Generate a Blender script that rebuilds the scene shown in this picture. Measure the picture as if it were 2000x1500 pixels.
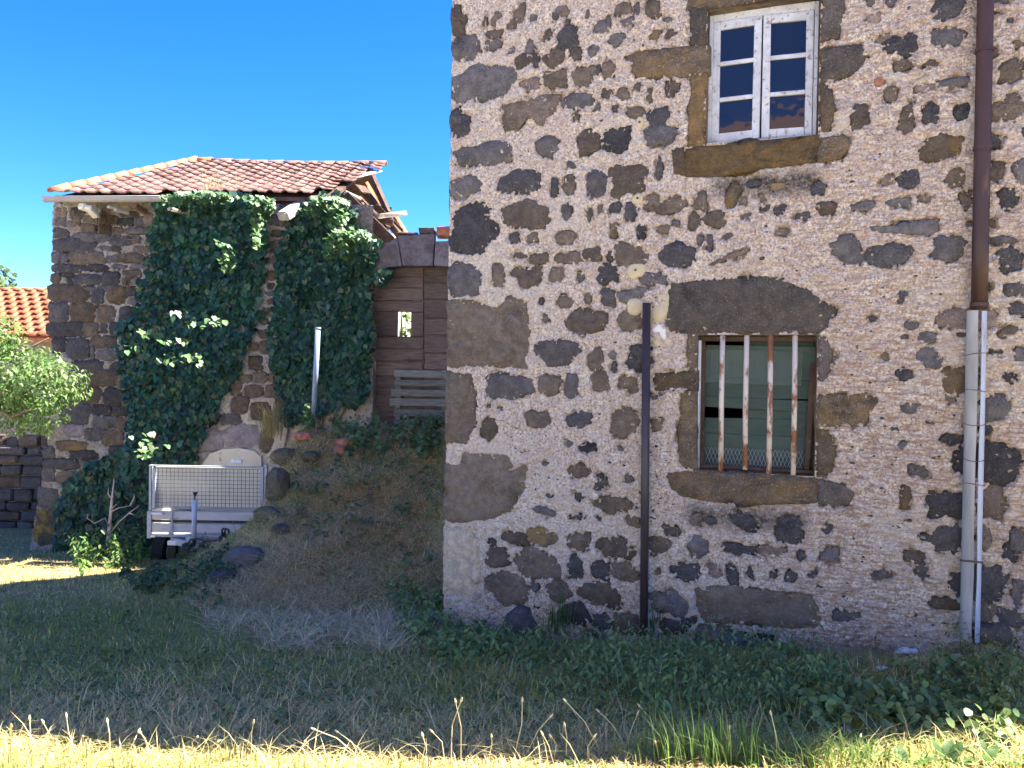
import bpy, bmesh, math, random
import numpy as np
from mathutils import Vector, Matrix, Euler
R = math.radians
for o in list(bpy.data.objects): bpy.data.objects.remove(o)
scene = bpy.context.scene
col = scene.collection
random.seed(7); rng = np.random.default_rng(11)

# ------------------------------------------------------------------ camera
EYE = 1.55; FPX = 1500.0; PITCH = -0.9; ROLL = 0.9
cd = bpy.data.cameras.new("camera"); cam = bpy.data.objects.new("camera", cd); col.objects.link(cam)
cd.sensor_width = 36; cd.lens = 27.0; cd.clip_start = 0.05; cd.clip_end = 2000
CM = Matrix.Rotation(R(90 + PITCH), 4, 'X') @ Matrix.Rotation(R(ROLL), 4, 'Z')
cam.matrix_world = Matrix.Translation((0, 0, EYE)) @ CM
scene.camera = cam
# ------------------------------------------------------------------ world, sun, exposure
SUN_AZ = (math.cos(R(17)), math.sin(R(17))); SUN_EL = 55.0
w = bpy.data.worlds.new("World"); scene.world = w; w.use_nodes = True
nt = w.node_tree; bg = nt.nodes["Background"]
sky = nt.nodes.new("ShaderNodeTexSky"); sky.sky_type = 'NISHITA'; sky.sun_disc = False
sky.sun_elevation = R(SUN_EL); sky.sun_rotation = R(73); sky.altitude = 3000; sky.air_density = 1.0
sky.dust_density = 0.0; sky.ozone_density = 6.0
hs = nt.nodes.new('ShaderNodeHueSaturation'); hs.inputs['Saturation'].default_value = 1.27; hs.inputs['Hue'].default_value = .514
nt.links.new(sky.outputs[0], hs.inputs['Color']); nt.links.new(hs.outputs[0], bg.inputs[0]); bg.inputs[1].default_value = 0.090
sl = bpy.data.lights.new("sun", 'SUN'); so = bpy.data.objects.new("sun", sl); col.objects.link(so)
sl.energy = 5.0; sl.angle = R(0.5); sl.color = (1.0, 0.93, 0.82)
sdir = Vector((SUN_AZ[0]*math.cos(R(SUN_EL)), SUN_AZ[1]*math.cos(R(SUN_EL)), math.sin(R(SUN_EL))))
so.rotation_euler = sdir.to_track_quat('Z', 'Y').to_euler()
vs = scene.view_settings; vs.view_transform = 'Standard'; vs.look = 'None'; vs.gamma = 1; vs.use_curve_mapping = False
vs.exposure = 2.45
scene.render.engine = 'CYCLES'
scene.cycles.use_denoising = True
try: scene.cycles.denoiser = 'OPENIMAGEDENOISE'
except Exception: pass
scene.cycles.max_bounces = 6; scene.cycles.transparent_max_bounces = 12

# ------------------------------------------------------------------ helpers
CM3 = np.array(CM.to_3x3())
def ray(x, y):
    return CM3 @ np.array([(x-1000)/FPX, -(y-750)/FPX, -1.0])
def proj(P):
    q = (P - np.array([0, 0, EYE])) @ CM3
    d = -q[:, 2]
    return np.stack([1000 + FPX*q[:, 0]/d, 750 - FPX*q[:, 1]/d], 1)
def atY(x, y, Y):
    d = ray(x, y); t = Y/d[1]
    return np.array([d[0]*t, Y, EYE + d[2]*t])
# facade frame: house turned 18.5 degrees, right end nearer
FA = R(18.5); FX = np.array([math.cos(FA), -math.sin(FA), 0]); FV = np.array([math.sin(FA), math.cos(FA), 0])
_p = atY(1480, 900, 5.5)
_d = ray(874, 730); _t = np.dot(_p - np.array([0, 0, EYE]), FV)/np.dot(_d, FV)
_c = np.array([0, 0, EYE]) + _d*_t
CORNER = np.array([_c[0], _c[1], 0.0])
def fac(x, y, v=0.0):
    """pixel of the photograph -> (u, z) on the facade plane moved v into the house"""
    d = ray(x, y); o = np.array([0, 0, EYE]) - CORNER - FV*v
    t = -np.dot(o, FV)/np.dot(d, FV)
    p = o + d*t
    return np.dot(p, FX), p[2]
LWY = 10.7
def lw(x, y, Y=LWY):
    p = atY(x, y, Y); return p[0], p[2]

def sstep(a, b, x):
    t = np.clip((x-a)/(b-a), 0, 1); return t*t*(3-2*t)
_LAT = np.random.default_rng(5).random((256, 256))
def vnoise(x, y, s=0):
    x = np.asarray(x, float) + s*17.3; y = np.asarray(y, float) + s*9.7
    xi = np.floor(x).astype(int); yi = np.floor(y).astype(int); fx = x-xi; fy = y-yi
    fx = fx*fx*(3-2*fx); fy = fy*fy*(3-2*fy)
    g = lambda a, b: _LAT[a & 255, b & 255]
    return (g(xi, yi)*(1-fx)+g(xi+1, yi)*fx)*(1-fy) + (g(xi, yi+1)*(1-fx)+g(xi+1, yi+1)*fx)*fy
def fbm(x, y, s=0, o=3):
    r = 0; a = 0.5; t = 0
    for k in range(o):
        r = r + a*vnoise(x*2**k, y*2**k, s+k); t += a; a *= .5
    return r/t

def tag(o, label=None, cat=None, group=None, kind=None):
    for k, v in (("label", label), ("category", cat), ("group", group), ("kind", kind)):
        if v: o[k] = v
    return o
def empty(name, loc=(0, 0, 0), rz=0.0):
    o = bpy.data.objects.new(name, None); col.objects.link(o); o.location = loc; o.rotation_euler = (0, 0, rz)
    o.empty_display_size = .1; return o
def link(name, me, mat=None, parent=None, loc=None, rot=None):
    o = bpy.data.objects.new(name, me); col.objects.link(o)
    if mat is not None and len(me.materials) == 0: me.materials.append(mat)
    if parent is not None: o.parent = parent
    if loc is not None: o.location = [float(c) for c in loc]
    if rot is not None: o.rotation_euler = rot
    return o
def mesh_np(name, V, F, smooth=False, cols=None):
    """V (n,3); F list of (m,k) index arrays"""
    me = bpy.data.meshes.new(name)
    V = np.asarray(V, np.float32); me.vertices.add(len(V)); me.vertices.foreach_set("co", V.ravel())
    F = [np.asarray(f, np.int32) for f in (F if isinstance(F, list) else [F])]; F = [f for f in F if len(f)]
    li = np.concatenate([f.ravel() for f in F]); cnt = np.concatenate([np.full(len(f), f.shape[1], np.int32) for f in F])
    me.loops.add(len(li)); me.loops.foreach_set("vertex_index", li)
    me.polygons.add(len(cnt)); st = np.zeros(len(cnt), np.int32); st[1:] = np.cumsum(cnt)[:-1]
    me.polygons.foreach_set("loop_start", st); me.polygons.foreach_set("loop_total", cnt)
    if smooth: me.polygons.foreach_set("use_smooth", np.ones(len(cnt), bool))
    if cols is not None:
        a = me.color_attributes.new("Col", 'FLOAT_COLOR', 'POINT')
        c = np.ones((len(V), 4), np.float32); c[:, :3] = cols; a.data.foreach_set("color", c.ravel())
    me.update(calc_edges=True); me.validate(); return me
def fattr(me, name, vals):
    a = me.attributes.new(name, 'FLOAT', 'POINT'); a.data.foreach_set("value", np.asarray(vals, np.float32))
class MB:
    """collects simple solids into one mesh"""
    def __init__(s): s.v = []; s.f = []
    def add(s, V, F):
        n = len(s.v); s.v += [tuple(map(float, p)) for p in V]; s.f += [tuple(i+n for i in f) for f in F]; return s
    def box(s, c, size, rot=None, bev=0.0, jit=0.0):
        hx, hy, hz = [a/2 for a in size]
        if bev > 0:
            b = min(bev, hx*.9, hy*.9, hz*.9)
            bm = bmesh.new(); bmesh.ops.create_cube(bm, size=1)
            for q in bm.verts: q.co = Vector((q.co.x*size[0], q.co.y*size[1], q.co.z*size[2]))
            bmesh.ops.bevel(bm, geom=list(bm.edges), offset=b, segments=1, affect='EDGES')
            V = [q.co.copy() for q in bm.verts]; bm.verts.index_update(); F = [[q.index for q in f.verts] for f in bm.faces]; bm.free()
        else:
            V = [Vector((x*hx, y*hy, z*hz)) for x in (-1, 1) for y in (-1, 1) for z in (-1, 1)]
            F = [(0, 1, 3, 2), (4, 6, 7, 5), (0, 4, 5, 1), (2, 3, 7, 6), (0, 2, 6, 4), (1, 5, 7, 3)]
        if jit: V = [v + Vector([random.uniform(-jit, jit) for _ in range(3)]) for v in V]
        M = rot.to_matrix() if isinstance(rot, Euler) else (rot if rot is not None else Matrix.Identity(3))
        return s.add([M @ v + Vector(c) for v in V], F)
    def beam(s, a, b, wd, hg, bev=0.0, up=(0, 0, 1), jit=0.0):
        a = Vector([float(q) for q in a]); b = Vector([float(q) for q in b]); d = b-a; L = d.length; x = d.normalized(); u = Vector(up)
        y = u.cross(x)
        if y.length < 1e-4: y = Vector((0, 1, 0)).cross(x)
        y.normalize(); z = x.cross(y)
        return s.box((a+b)/2, (L, wd, hg), Matrix((x, y, z)).transposed(), bev, jit)
    def tube(s, pts, r, n=8, caps=True, arc=None):
        pts = [Vector([float(q) for q in p]) for p in pts]; rr = r if hasattr(r, '__len__') else [r]*len(pts)
        V = []; F = []; ref = None
        a0, a1 = arc if arc else (0, 2*math.pi)
        m = n if not arc else n+1
        for i, p in enumerate(pts):
            t = (pts[min(i+1, len(pts)-1)]-pts[max(i-1, 0)]).normalized()
            if ref is None: ref = Vector((0, 0, 1)) if abs(t.z) < .9 else Vector((1, 0, 0))
            x = (ref - t*ref.dot(t)).normalized(); y = t.cross(x); ref = x
            for k in range(m):
                a = a0+(a1-a0)*k/n; V.append(p + (x*math.cos(a)+y*math.sin(a))*rr[i])
        for i in range(len(pts)-1):
            for k in range(n):
                k2 = (k+1) % m if not arc else k+1
                F.append((i*m+k, i*m+k2, (i+1)*m+k2, (i+1)*m+k))
        if caps and not arc:
            F.append(tuple(range(n-1, -1, -1))); F.append(tuple((len(pts)-1)*m+k for k in range(n)))
        return s.add(V, F)
    def prism(s, poly, y0, y1):
        """polygon in x,z extruded along y"""
        n = len(poly); V = [(p[0], y0, p[1]) for p in poly]+[(p[0], y1, p[1]) for p in poly]
        F = [tuple(range(n)), tuple(range(2*n-1, n-1, -1))]+[(i, i+n, (i+1) % n+n, (i+1) % n) for i in range(n)]
        return s.add(V, F)
    def mesh(s, name, smooth=False):
        me = bpy.data.meshes.new(name); me.from_pydata(s.v, [], s.f)
        bm = bmesh.new(); bm.from_mesh(me); bmesh.ops.recalc_face_normals(bm, faces=bm.faces); bm.to_mesh(me); bm.free()
        if smooth:
            for p in me.polygons: p.use_smooth = True
        return me
    def build(s, name, mat, parent=None, loc=None, rot=None, smooth=False):
        return link(name, s.mesh(name, smooth), mat, parent, loc, rot)

# ------------------------------------------------------------------ materials
class NM:
    def __init__(s, name, rough=.85, spec=.3):
        s.m = bpy.data.materials.new(name); s.m.use_nodes = True; s.t = s.m.node_tree
        s.b = s.t.nodes["Principled BSDF"]; s.b.inputs["Roughness"].default_value = rough
        s.b.inputs["Specular IOR Level"].default_value = spec
        tc = s.n("ShaderNodeTexCoord"); s.obj = tc.outputs["Object"]; s._rv = None
    def n(s, t): return s.t.nodes.new(t)
    def l(s, a, b): s.t.links.new(a, b)
    def setin(s, sock, v):
        if hasattr(v, 'is_output'): s.l(v, sock)
        elif isinstance(v, (tuple, list)): sock.default_value = (*v, 1) if len(v) == 3 and len(sock.default_value) == 4 else v
        else: sock.default_value = v
    def rnd(s): return s.n("ShaderNodeObjectInfo").outputs["Random"]
    def rvec(s):
        """object coordinates shifted per object so that copies differ"""
        if s._rv is None:
            m = s.n("ShaderNodeVectorMath"); m.operation = 'MULTIPLY_ADD'; c = s.n("ShaderNodeCombineXYZ")
            r = s.rnd(); [s.l(r, c.inputs[i]) for i in range(3)]
            s.l(c.outputs[0], m.inputs[0]); m.inputs[1].default_value = (37, 53, 71); s.l(s.obj, m.inputs[2]); s._rv = m.outputs[0]
        return s._rv
    def scale(s, vec, sc):
        m = s.n("ShaderNodeVectorMath"); m.operation = 'MULTIPLY'; s.l(vec, m.inputs[0]); m.inputs[1].default_value = sc; return m.outputs[0]
    def noise(s, sc, vec=None, det=3, rough=.55, dist=0):
        q = s.n("ShaderNodeTexNoise"); q.inputs["Scale"].default_value = sc; q.inputs["Detail"].default_value = det
        q.inputs["Roughness"].default_value = rough; q.inputs["Distortion"].default_value = dist
        s.l(vec if vec is not None else s.obj, q.inputs["Vector"]); return q.outputs[0]
    def vor(s, sc, vec=None, feat='F1'):
        q = s.n("ShaderNodeTexVoronoi"); q.feature = feat; q.inputs["Scale"].default_value = sc
        s.l(vec if vec is not None else s.obj, q.inputs["Vector"]); return q.outputs["Distance"]
    def ramp(s, f, stops):
        q = s.n("ShaderNodeValToRGB"); e = q.color_ramp.elements
        while len(e) < len(stops): e.new(.5)
        for a, (p, c) in zip(e, stops):
            a.position = p; a.color = (*c, 1) if isinstance(c, (tuple, list)) else (c, c, c, 1)
        s.l(f, q.inputs[0]); return q.outputs[0]
    def mix(s, f, a, b, mode='MIX'):
        q = s.n("ShaderNodeMix"); q.data_type = 'RGBA'; q.blend_type = mode
        s.setin(q.inputs[0], f); s.setin(q.inputs[6], a); s.setin(q.inputs[7], b); return q.outputs[2]
    def math(s, op, a, b=0.0):
        q = s.n("ShaderNodeMath"); q.operation = op; s.setin(q.inputs[0], a); s.setin(q.inputs[1], b); return q.outputs[0]
    def attr(s, name, fac=True):
        q = s.n("ShaderNodeAttribute"); q.attribute_name = name; return q.outputs["Fac" if fac else "Color"]
    def hsv(s, c, v):
        q = s.n("ShaderNodeHueSaturation"); s.setin(q.inputs["Value"], v); s.setin(q.inputs["Color"], c); return q.outputs[0]
    def vary(s, c, lo, hi):
        q = s.n("ShaderNodeMapRange"); s.l(s.rnd(), q.inputs[0]); q.inputs[3].default_value = lo; q.inputs[4].default_value = hi
        return s.hsv(c, q.outputs[0])
    def bump(s, h, st=.5, d=.01):
        q = s.n("ShaderNodeBump"); q.inputs["Strength"].default_value = st; q.inputs["Distance"].default_value = d
        s.l(h, q.inputs["Height"]); s.l(q.outputs[0], s.b.inputs["Normal"]); return s
    def base(s, c): s.setin(s.b.inputs["Base Color"], c); return s

def m_stone(name, c1, c2, lich=None, pit=.5, light=(.3, .28, .25), dk=.68):
    c1 = tuple(x*dk for x in c1); c2 = tuple(x*dk for x in c2); lich = tuple(x*dk for x in lich) if lich else None; light = tuple(x*.8 for x in light)
    k = NM(name, .9, .25); v = k.rvec()
    c = k.mix(k.noise(9, v, 4), c1, c2)
    c = k.mix(k.ramp(k.noise(4, v, 3), [(.5, 0.0), (.7, 1.0)]), c, tuple(x*.62 for x in c1))
    if lich: c = k.mix(k.ramp(k.noise(5.5, v, 4, .6, .6), [(.48, 0.0), (.62, .85)]), c, lich)
    c = k.mix(k.ramp(k.noise(16, v, 4, .65), [(.42, 0.0), (.66, .55)]), c, tuple(x*1.75 for x in c2))
    c = k.mix(k.ramp(k.noise(95, v, 2), [(.60, 0.0), (.70, .6)]), c, light)
    pits = k.ramp(k.vor(55, v), [(.08, 0.0), (.28, 1.0)])
    c = k.mix(k.ramp(k.vor(38, v), [(.07, pit), (.16, 0.0)]), c, tuple(x*.35 for x in c1))
    c = k.vary(c, .72, 1.3); k.base(c)
    h = k.math('ADD', k.math('MULTIPLY', k.noise(45, v, 4), .8), k.math('MULTIPLY', pits, .25))
    k.bump(h, 1.0, .022); return k.m
STONE = {
 'g': m_stone("basalt_grey", (.095, .088, .09), (.17, .155, .15)),
 'k': m_stone("basalt_dark", (.05, .048, .053), (.10, .093, .095)),
 'b': m_stone("basalt_brown", (.115, .088, .066), (.185, .145, .11)),
 'o': m_stone("stone_ochre_lichen", (.13, .10, .07), (.17, .13, .09), (.34, .22, .085)),
 'p': m_stone("stone_pink_brown", (.20, .15, .125), (.28, .215, .18)),
 'q': m_stone("quoin_brown_tuff", (.165, .128, .09), (.225, .178, .13), (.19, .165, .14), .8),
 's': m_stone("pale_sandstone", (.30, .245, .175), (.38, .315, .23), (.27, .24, .19), .3, (.5, .46, .4), 1.0),
 'w': m_stone("window_stone_brown", (.10, .076, .052), (.155, .115, .075), (.20, .125, .05), .4, (.42, .38, .33)),
 'l': m_stone("lintel_dark_stone", (.085, .072, .062), (.13, .11, .092), (.15, .12, .085), .4, (.42, .38, .33)),
 'r': m_stone("sill_rusty_lichen", (.15, .10, .05), (.21, .14, .06), (.30, .175, .055), .3),
 'y': m_stone("stone_yellow_lichen", (.13, .11, .08), (.19, .155, .10), (.75, .52, .06), .4),
 'v': m_stone("arch_stone_violet", (.15, .125, .135), (.24, .205, .215), (.29, .26, .28), .3, (.3, .28, .25), .85),
 'm': m_stone("mossy_rock", (.075, .068, .05), (.125, .11, .075), (.10, .10, .03), .3, (.2, .19, .12), .95),
 'e': m_stone("brick_red", (.33, .115, .07), (.42, .17, .10), (.3, .2, .16), .3, (.3, .28, .25), .9),
}
def m_mortar():
    k = NM("roughcast_mortar", .95, .15)
    n1 = k.noise(58, None, 4, .7); n2 = k.noise(24, None, 3, .6)
    c = k.ramp(n1, [(.30, (.12, .085, .065)), (.40, (.42, .32, .24)), (.48, (.69, .57, .45)), (.58, (.90, .83, .73))])
    c = k.mix(k.ramp(n2, [(.35, .42), (.6, 0.0)]), c, (.30, .20, .14))
    c = k.mix(k.ramp(k.noise(3.1, None, 4), [(.40, 0.0), (.66, .45)]), c, (.60, .46, .38), 'MIX')
    st = k.noise(9, k.scale(k.obj, (1, 1, 5.5)), 4, .65)
    br = k.math('MULTIPLY', k.ramp(st, [(.46, 0.0), (.6, .8)]), k.attr("brown"))
    c = k.mix(br, c, (.37, .23, .15))
    sn = k.math('MULTIPLY', k.ramp(k.noise(40, None, 4, .7), [(.42, 1.0), (.70, .35)]), k.attr("stain"))
    c = k.mix(sn, c, (.085, .075, .068))
    c = k.mix(k.attr("pale"), c, (.74, .67, .55))
    k.base(c)
    h = k.math('ADD', k.noise(110, None, 4, .7), k.math('MULTIPLY', k.vor(60), .8))
    k.bump(h, 1.0, .016); return k.m
def m_mortar_grey():
    k = NM("lime_mortar_grey", .95, .15)
    c = k.ramp(k.noise(28, None, 4, .65), [(.3, (.15, .135, .12)), (.5, (.33, .305, .275)), (.7, (.5, .475, .44))])
    c = k.mix(k.ramp(k.noise(2.5, None, 3), [(.42, 0.0), (.62, .6)]), c, (.24, .185, .13))
    c = k.mix(k.attr("pale"), c, (.58, .50, .40))
    k.base(c); k.bump(k.noise(70, None, 4, .7), .7, .015); return k.m
def m_simple(name, c1, c2, sc=20, rough=.7, spec=.3, stretch=None, bs=.3, bd=.005, metal=0.0, extra=None, vary=None):
    k = NM(name, rough, spec); v = k.rvec()
    if stretch: v = k.scale(v, stretch)
    n = k.noise(sc, v, 4, .6); c = k.mix(k.ramp(n, [(.35, 0.0), (.65, 1.0)]), c1, c2)
    if extra: c = k.mix(k.ramp(k.noise(extra[1], v, 4, .65), [(extra[2], 0.0), (extra[2]+.08, 1.0)]), c, extra[0])
    if vary: c = k.vary(c, *vary)
    k.base(c); k.b.inputs["Metallic"].default_value = metal
    k.bump(n, bs, bd); return k.m
def m_leaf(name, var=(.75, 1.25), rough=.5, trans=.35, spec=.4):
    k = NM(name, rough, spec); c = k.attr("Col", False); k.base(c)
    tr = k.n("ShaderNodeBsdfTranslucent"); k.setin(tr.inputs[0], k.hsv(c, 1.25))
    mx = k.n("ShaderNodeMixShader"); mx.inputs[0].default_value = trans
    k.l(k.b.outputs[0], mx.inputs[1]); k.l(tr.outputs[0], mx.inputs[2])
    out = [q for q in k.t.nodes if q.type == 'OUTPUT_MATERIAL'][0]; k.l(mx.outputs[0], out.inputs[0]); return k.m
MORTAR = m_mortar(); MGREY = m_mortar_grey()
MAT = dict(
 leaf=m_leaf("leaf"), grass=m_leaf("grass_blade", rough=.65, trans=.42, spec=.2), ivy=m_leaf("ivy_leaf", rough=.42, trans=.2, spec=.45),
 white_paint=m_simple("white_paint_flaking", (.42, .43, .44), (.58, .59, .60), 9, .7, .3, (1, 1, 1), .5, .004, 0, ((.24, .20, .16), 30, .575)),
 rust_bar=m_simple("rusty_iron_bar", (.30, .125, .055), (.20, .085, .045), 10, .85, .2, (1, 1, .5), .4, .002, 0, ((.60, .51, .42), 8, .43)),
 rust_pipe=m_simple("rusty_brown_pipe", (.040, .019, .017), (.062, .028, .022), 3, .5, .4, (1, 1, .25), .3, .002, 0, ((.12, .058, .034), 5, .57)),
 pole=m_simple("brown_painted_pole", (.038, .027, .028), (.055, .038, .038), 8, .45, .45, (1, 1, .2), .15, .001),
 zinc=m_simple("zinc_grey", (.36, .40, .47), (.44, .49, .57), 5, .5, .45, (1, 1, .25), .2, .001, 0, ((.27, .22, .18), 6, .66)),
 pipe_grey=m_simple("weathered_grey_pipe", (.25, .25, .23), (.38, .37, .35), 12, .8, .25, (1, 1, .15), .4, .003),
 pvc=m_simple("blue_grey_pvc", (.22, .28, .38), (.28, .34, .44), 6, .5, .4),
 wood_door=m_simple("weathered_door_wood", (.125, .09, .075), (.22, .168, .142), 6, .85, .2, (1, 6, 9), .5, .004, 0, ((.045, .032, .03), 14, .66), (.8, 1.25)),
 wood_grey=m_simple("grey_weathered_wood", (.14, .145, .13), (.25, .25, .22), 6, .9, .2, (1, 6, 9), .5, .004, 0, None, (.8, 1.2)),
 wood_beam=m_simple("old_roof_timber", (.075, .045, .032), (.14, .09, .065), 7, .85, .2, None, .5, .006, 0, ((.22, .18, .15), 9, .62), (.75, 1.3)),
 wood_pale=m_simple("pale_weathered_wood", (.34, .30, .26), (.48, .44, .39), 9, .85, .2, None, .5, .005),
 green_board=m_simple("green_painted_board", (.050, .078, .062), (.066, .10, .078), 7, .7, .3, (1, 1, 4), .3, .002, 0, ((.10, .13, .11), 25, .64), (.85, 1.15)),
 tile_old=m_simple("roof_tile_weathered", (.235, .12, .092), (.31, .195, .16), 14, .85, .2, None, .4, .004, 0, ((.34, .29, .26), 18, .58), (.7, 1.25)),
 tile_new=m_simple("roof_tile_terracotta", (.42, .14, .065), (.50, .20, .10), 9, .75, .25, None, .3, .003, 0, None, (.85, 1.12)),
 gutter=m_simple("zinc_gutter", (.30, .29, .30), (.38, .37, .37), 6, .55, .4),
 alu=m_simple("galvanised_steel", (.30, .33, .38), (.38, .41, .46), 30, .5, .5, None, .1, .001),
 board_alu=m_simple("aluminium_board", (.40, .41, .42), (.5, .5, .5), 5, .55, .4, (1, 1, 3), .1, .001, 0, ((.34, .33, .30), 7, .6)),
 wire=m_simple("galvanised_wire", (.09, .095, .10), (.13, .135, .14), 30, .5, .5),
 black=m_simple("black_plastic_and_shade", (.015, .015, .018), (.03, .03, .034), 20, .45, .45),  # also painted in as the shade of gap, holes and vent
 black_rub=m_simple("black_rubber", (.012, .012, .012), (.025, .025, .025), 20, .8, .3),
 plywood=m_simple("pale_plywood_sheet", (.60, .56, .46), (.70, .66, .56), 4, .75, .25, (7, 1, 1), .1, .001, 0, ((.46, .44, .38), 9, .66)),
 white_plastic=m_simple("white_plastic", (.72, .72, .69), (.78, .78, .76), 10, .5, .4),
 render_cream=m_simple("cream_plaster", (.60, .53, .40), (.68, .61, .49), 6, .9, .2, None, .4, .006, 0, ((.22, .21, .13), 8, .62)),
 plaster_pale=m_simple("pale_house_plaster", (.74, .73, .70), (.80, .79, .77), 3, .9, .2),
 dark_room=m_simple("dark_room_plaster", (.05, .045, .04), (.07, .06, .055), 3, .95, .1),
 foam=m_simple("yellow_filler", (.46, .38, .235), (.54, .455, .30), 12, .9, .2, None, .5, .006),
 lime=m_simple("white_lime", (.66, .65, .62), (.74, .73, .70), 20, .9, .2, None, .5, .006),
 bark=m_simple("bark", (.13, .10, .075), (.22, .175, .13), 14, .9, .2, (1, 1, .25), .6, .008),
 deadwood=m_simple("bleached_dead_wood", (.50, .38, .32), (.62, .52, .45), 14, .8, .2, (1, 1, .25), .3, .003),
 straw=m_simple("dry_stalk", (.46, .39, .21), (.56, .48, .28), 10, .8, .2),
 shutter=m_simple("shutter_brown", (.12, .07, .045), (.16, .095, .06), 6, .7, .3),
 iron=m_simple("rusty_iron_stake", (.10, .06, .05), (.16, .10, .075), 9, .8, .25),
)
k = NM("window_glass", .04, .6); k.base((.012, .014, .02)); gn = k.noise(5, None, 2); k.bump(gn, .12, .02); MAT['glass'] = k.m
k = NM("plastic_netting", .6, .3); k.base((.16, .22, .19)); k.b.inputs["Alpha"].default_value = .35; MAT['net'] = k.m
# ------------------------------------------------------------------ ground
def gz(X, Y):
    X = np.asarray(X, float); Y = np.asarray(Y, float)
    b = -0.13*np.clip(Y-2.6, 0, 10.5)
    b = b + .045*np.clip(X-.5, 0, 3)*sstep(3.2, 4.8, Y)
    b = b + .02*(fbm(X*1.3, Y*1.3, 3)-.5)*2 + .012*(vnoise(X*6, Y*6, 8)-.5)
    b = b + .05*np.exp(-((Y-2.75)/.4)**2)
    vv = (X-CORNER[0])*FV[0]+(Y-CORNER[1])*FV[1]; uu = (X-CORNER[0])*FX[0]+(Y-CORNER[1])*FX[1]
    b = b - .07*np.exp(-(np.clip(vv+.0, -9, 0)/.45)**2)*sstep(-.2, .5, uu)
    # ramp of earth and rubble up to the barn door
    t = np.clip((Y-6.35)/3.85, 0, 1); s = .75*t+.25*t*t*(3-2*t)
    wdt = .40 + 1.7*sstep(9.7, 7.2, Y)
    xl = -2.95 - .35*sstep(9.2, 7.2, Y)
    lat = sstep(xl-wdt*.5, xl+wdt*.6, X)
    m = 1.78*s*lat*(1+.10*(fbm(X*1.7, Y*1.7, 21)-.5))
    return b + m + lat*sstep(0, .25, s)*(.16*(fbm(X*2.6, Y*2.6, 31)-.5)+.07*(fbm(X*8, Y*8, 37)-.5))
def graded(a, b, lo, hi, fine, far):
    m = np.arange(a, b+1e-6, fine)
    L = [a]; st = fine
    while L[-1] > lo: st *= 1.35; L.append(L[-1]-min(st, far))
    H = [m[-1]]; st = fine
    while H[-1] < hi: st *= 1.35; H.append(H[-1]+min(st, far))
    return np.concatenate([L[:0:-1], m, H[1:]])
gx = graded(-8, 4.5, -300, 300, .09, 40); gy = graded(1.6, 11.5, -120, 500, .09, 40)
GX, GY = np.meshgrid(gx, gy); nx, ny = len(gx), len(gy)
def quads(nx, ny):
    i = np.arange(ny-1)[:, None]*nx + np.arange(nx-1)[None, :]
    return np.stack([i, i+1, i+1+nx, i+nx], -1).reshape(-1, 4)
k = NM("dry_earth_and_thatch", .95, .1)
c = k.ramp(k.noise(22, None, 5, .7), [(.3, (.25, .18, .08)), (.5, (.46, .34, .155)), (.7, (.62, .48, .235))])
c = k.mix(k.ramp(k.noise(1.1, None, 4), [(.42, 0.0), (.6, .5)]), c, (.22, .225, .075)); k.base(c)
k.bump(k.noise(60, None, 4, .7), .9, .03)
gm = mesh_np("ground", np.stack([GX, GY, gz(GX, GY)], -1).reshape(-1, 3), quads(nx, ny), True)
tag(link("ground", gm, k.m), kind="structure")

# lane underfoot and behind: unseen pale gravel added to bounce sunlight to the facade
k = NM("lane_bounce_gravel", .95, .15); k.base(k.ramp(k.noise(35, None, 4, .7), [(.3, (.40, .38, .345)), (.7, (.58, .555, .515))])); k.bump(k.noise(80, None, 4, .7), .8, .02)
lx = graded(-6, 6, -40, 40, .5, 5); ly_ = np.linspace(-3.9, 1.75, 14); LX, LYY = np.meshgrid(lx, ly_)
LYY = LYY - LX*math.tan(FA)*.6
lme = mesh_np("lane", np.stack([LX, LYY, gz(LX, LYY)+.03], -1).reshape(-1, 3), quads(len(lx), len(ly_)), True)
tag(link("lane", lme, k.m), kind="structure")

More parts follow.
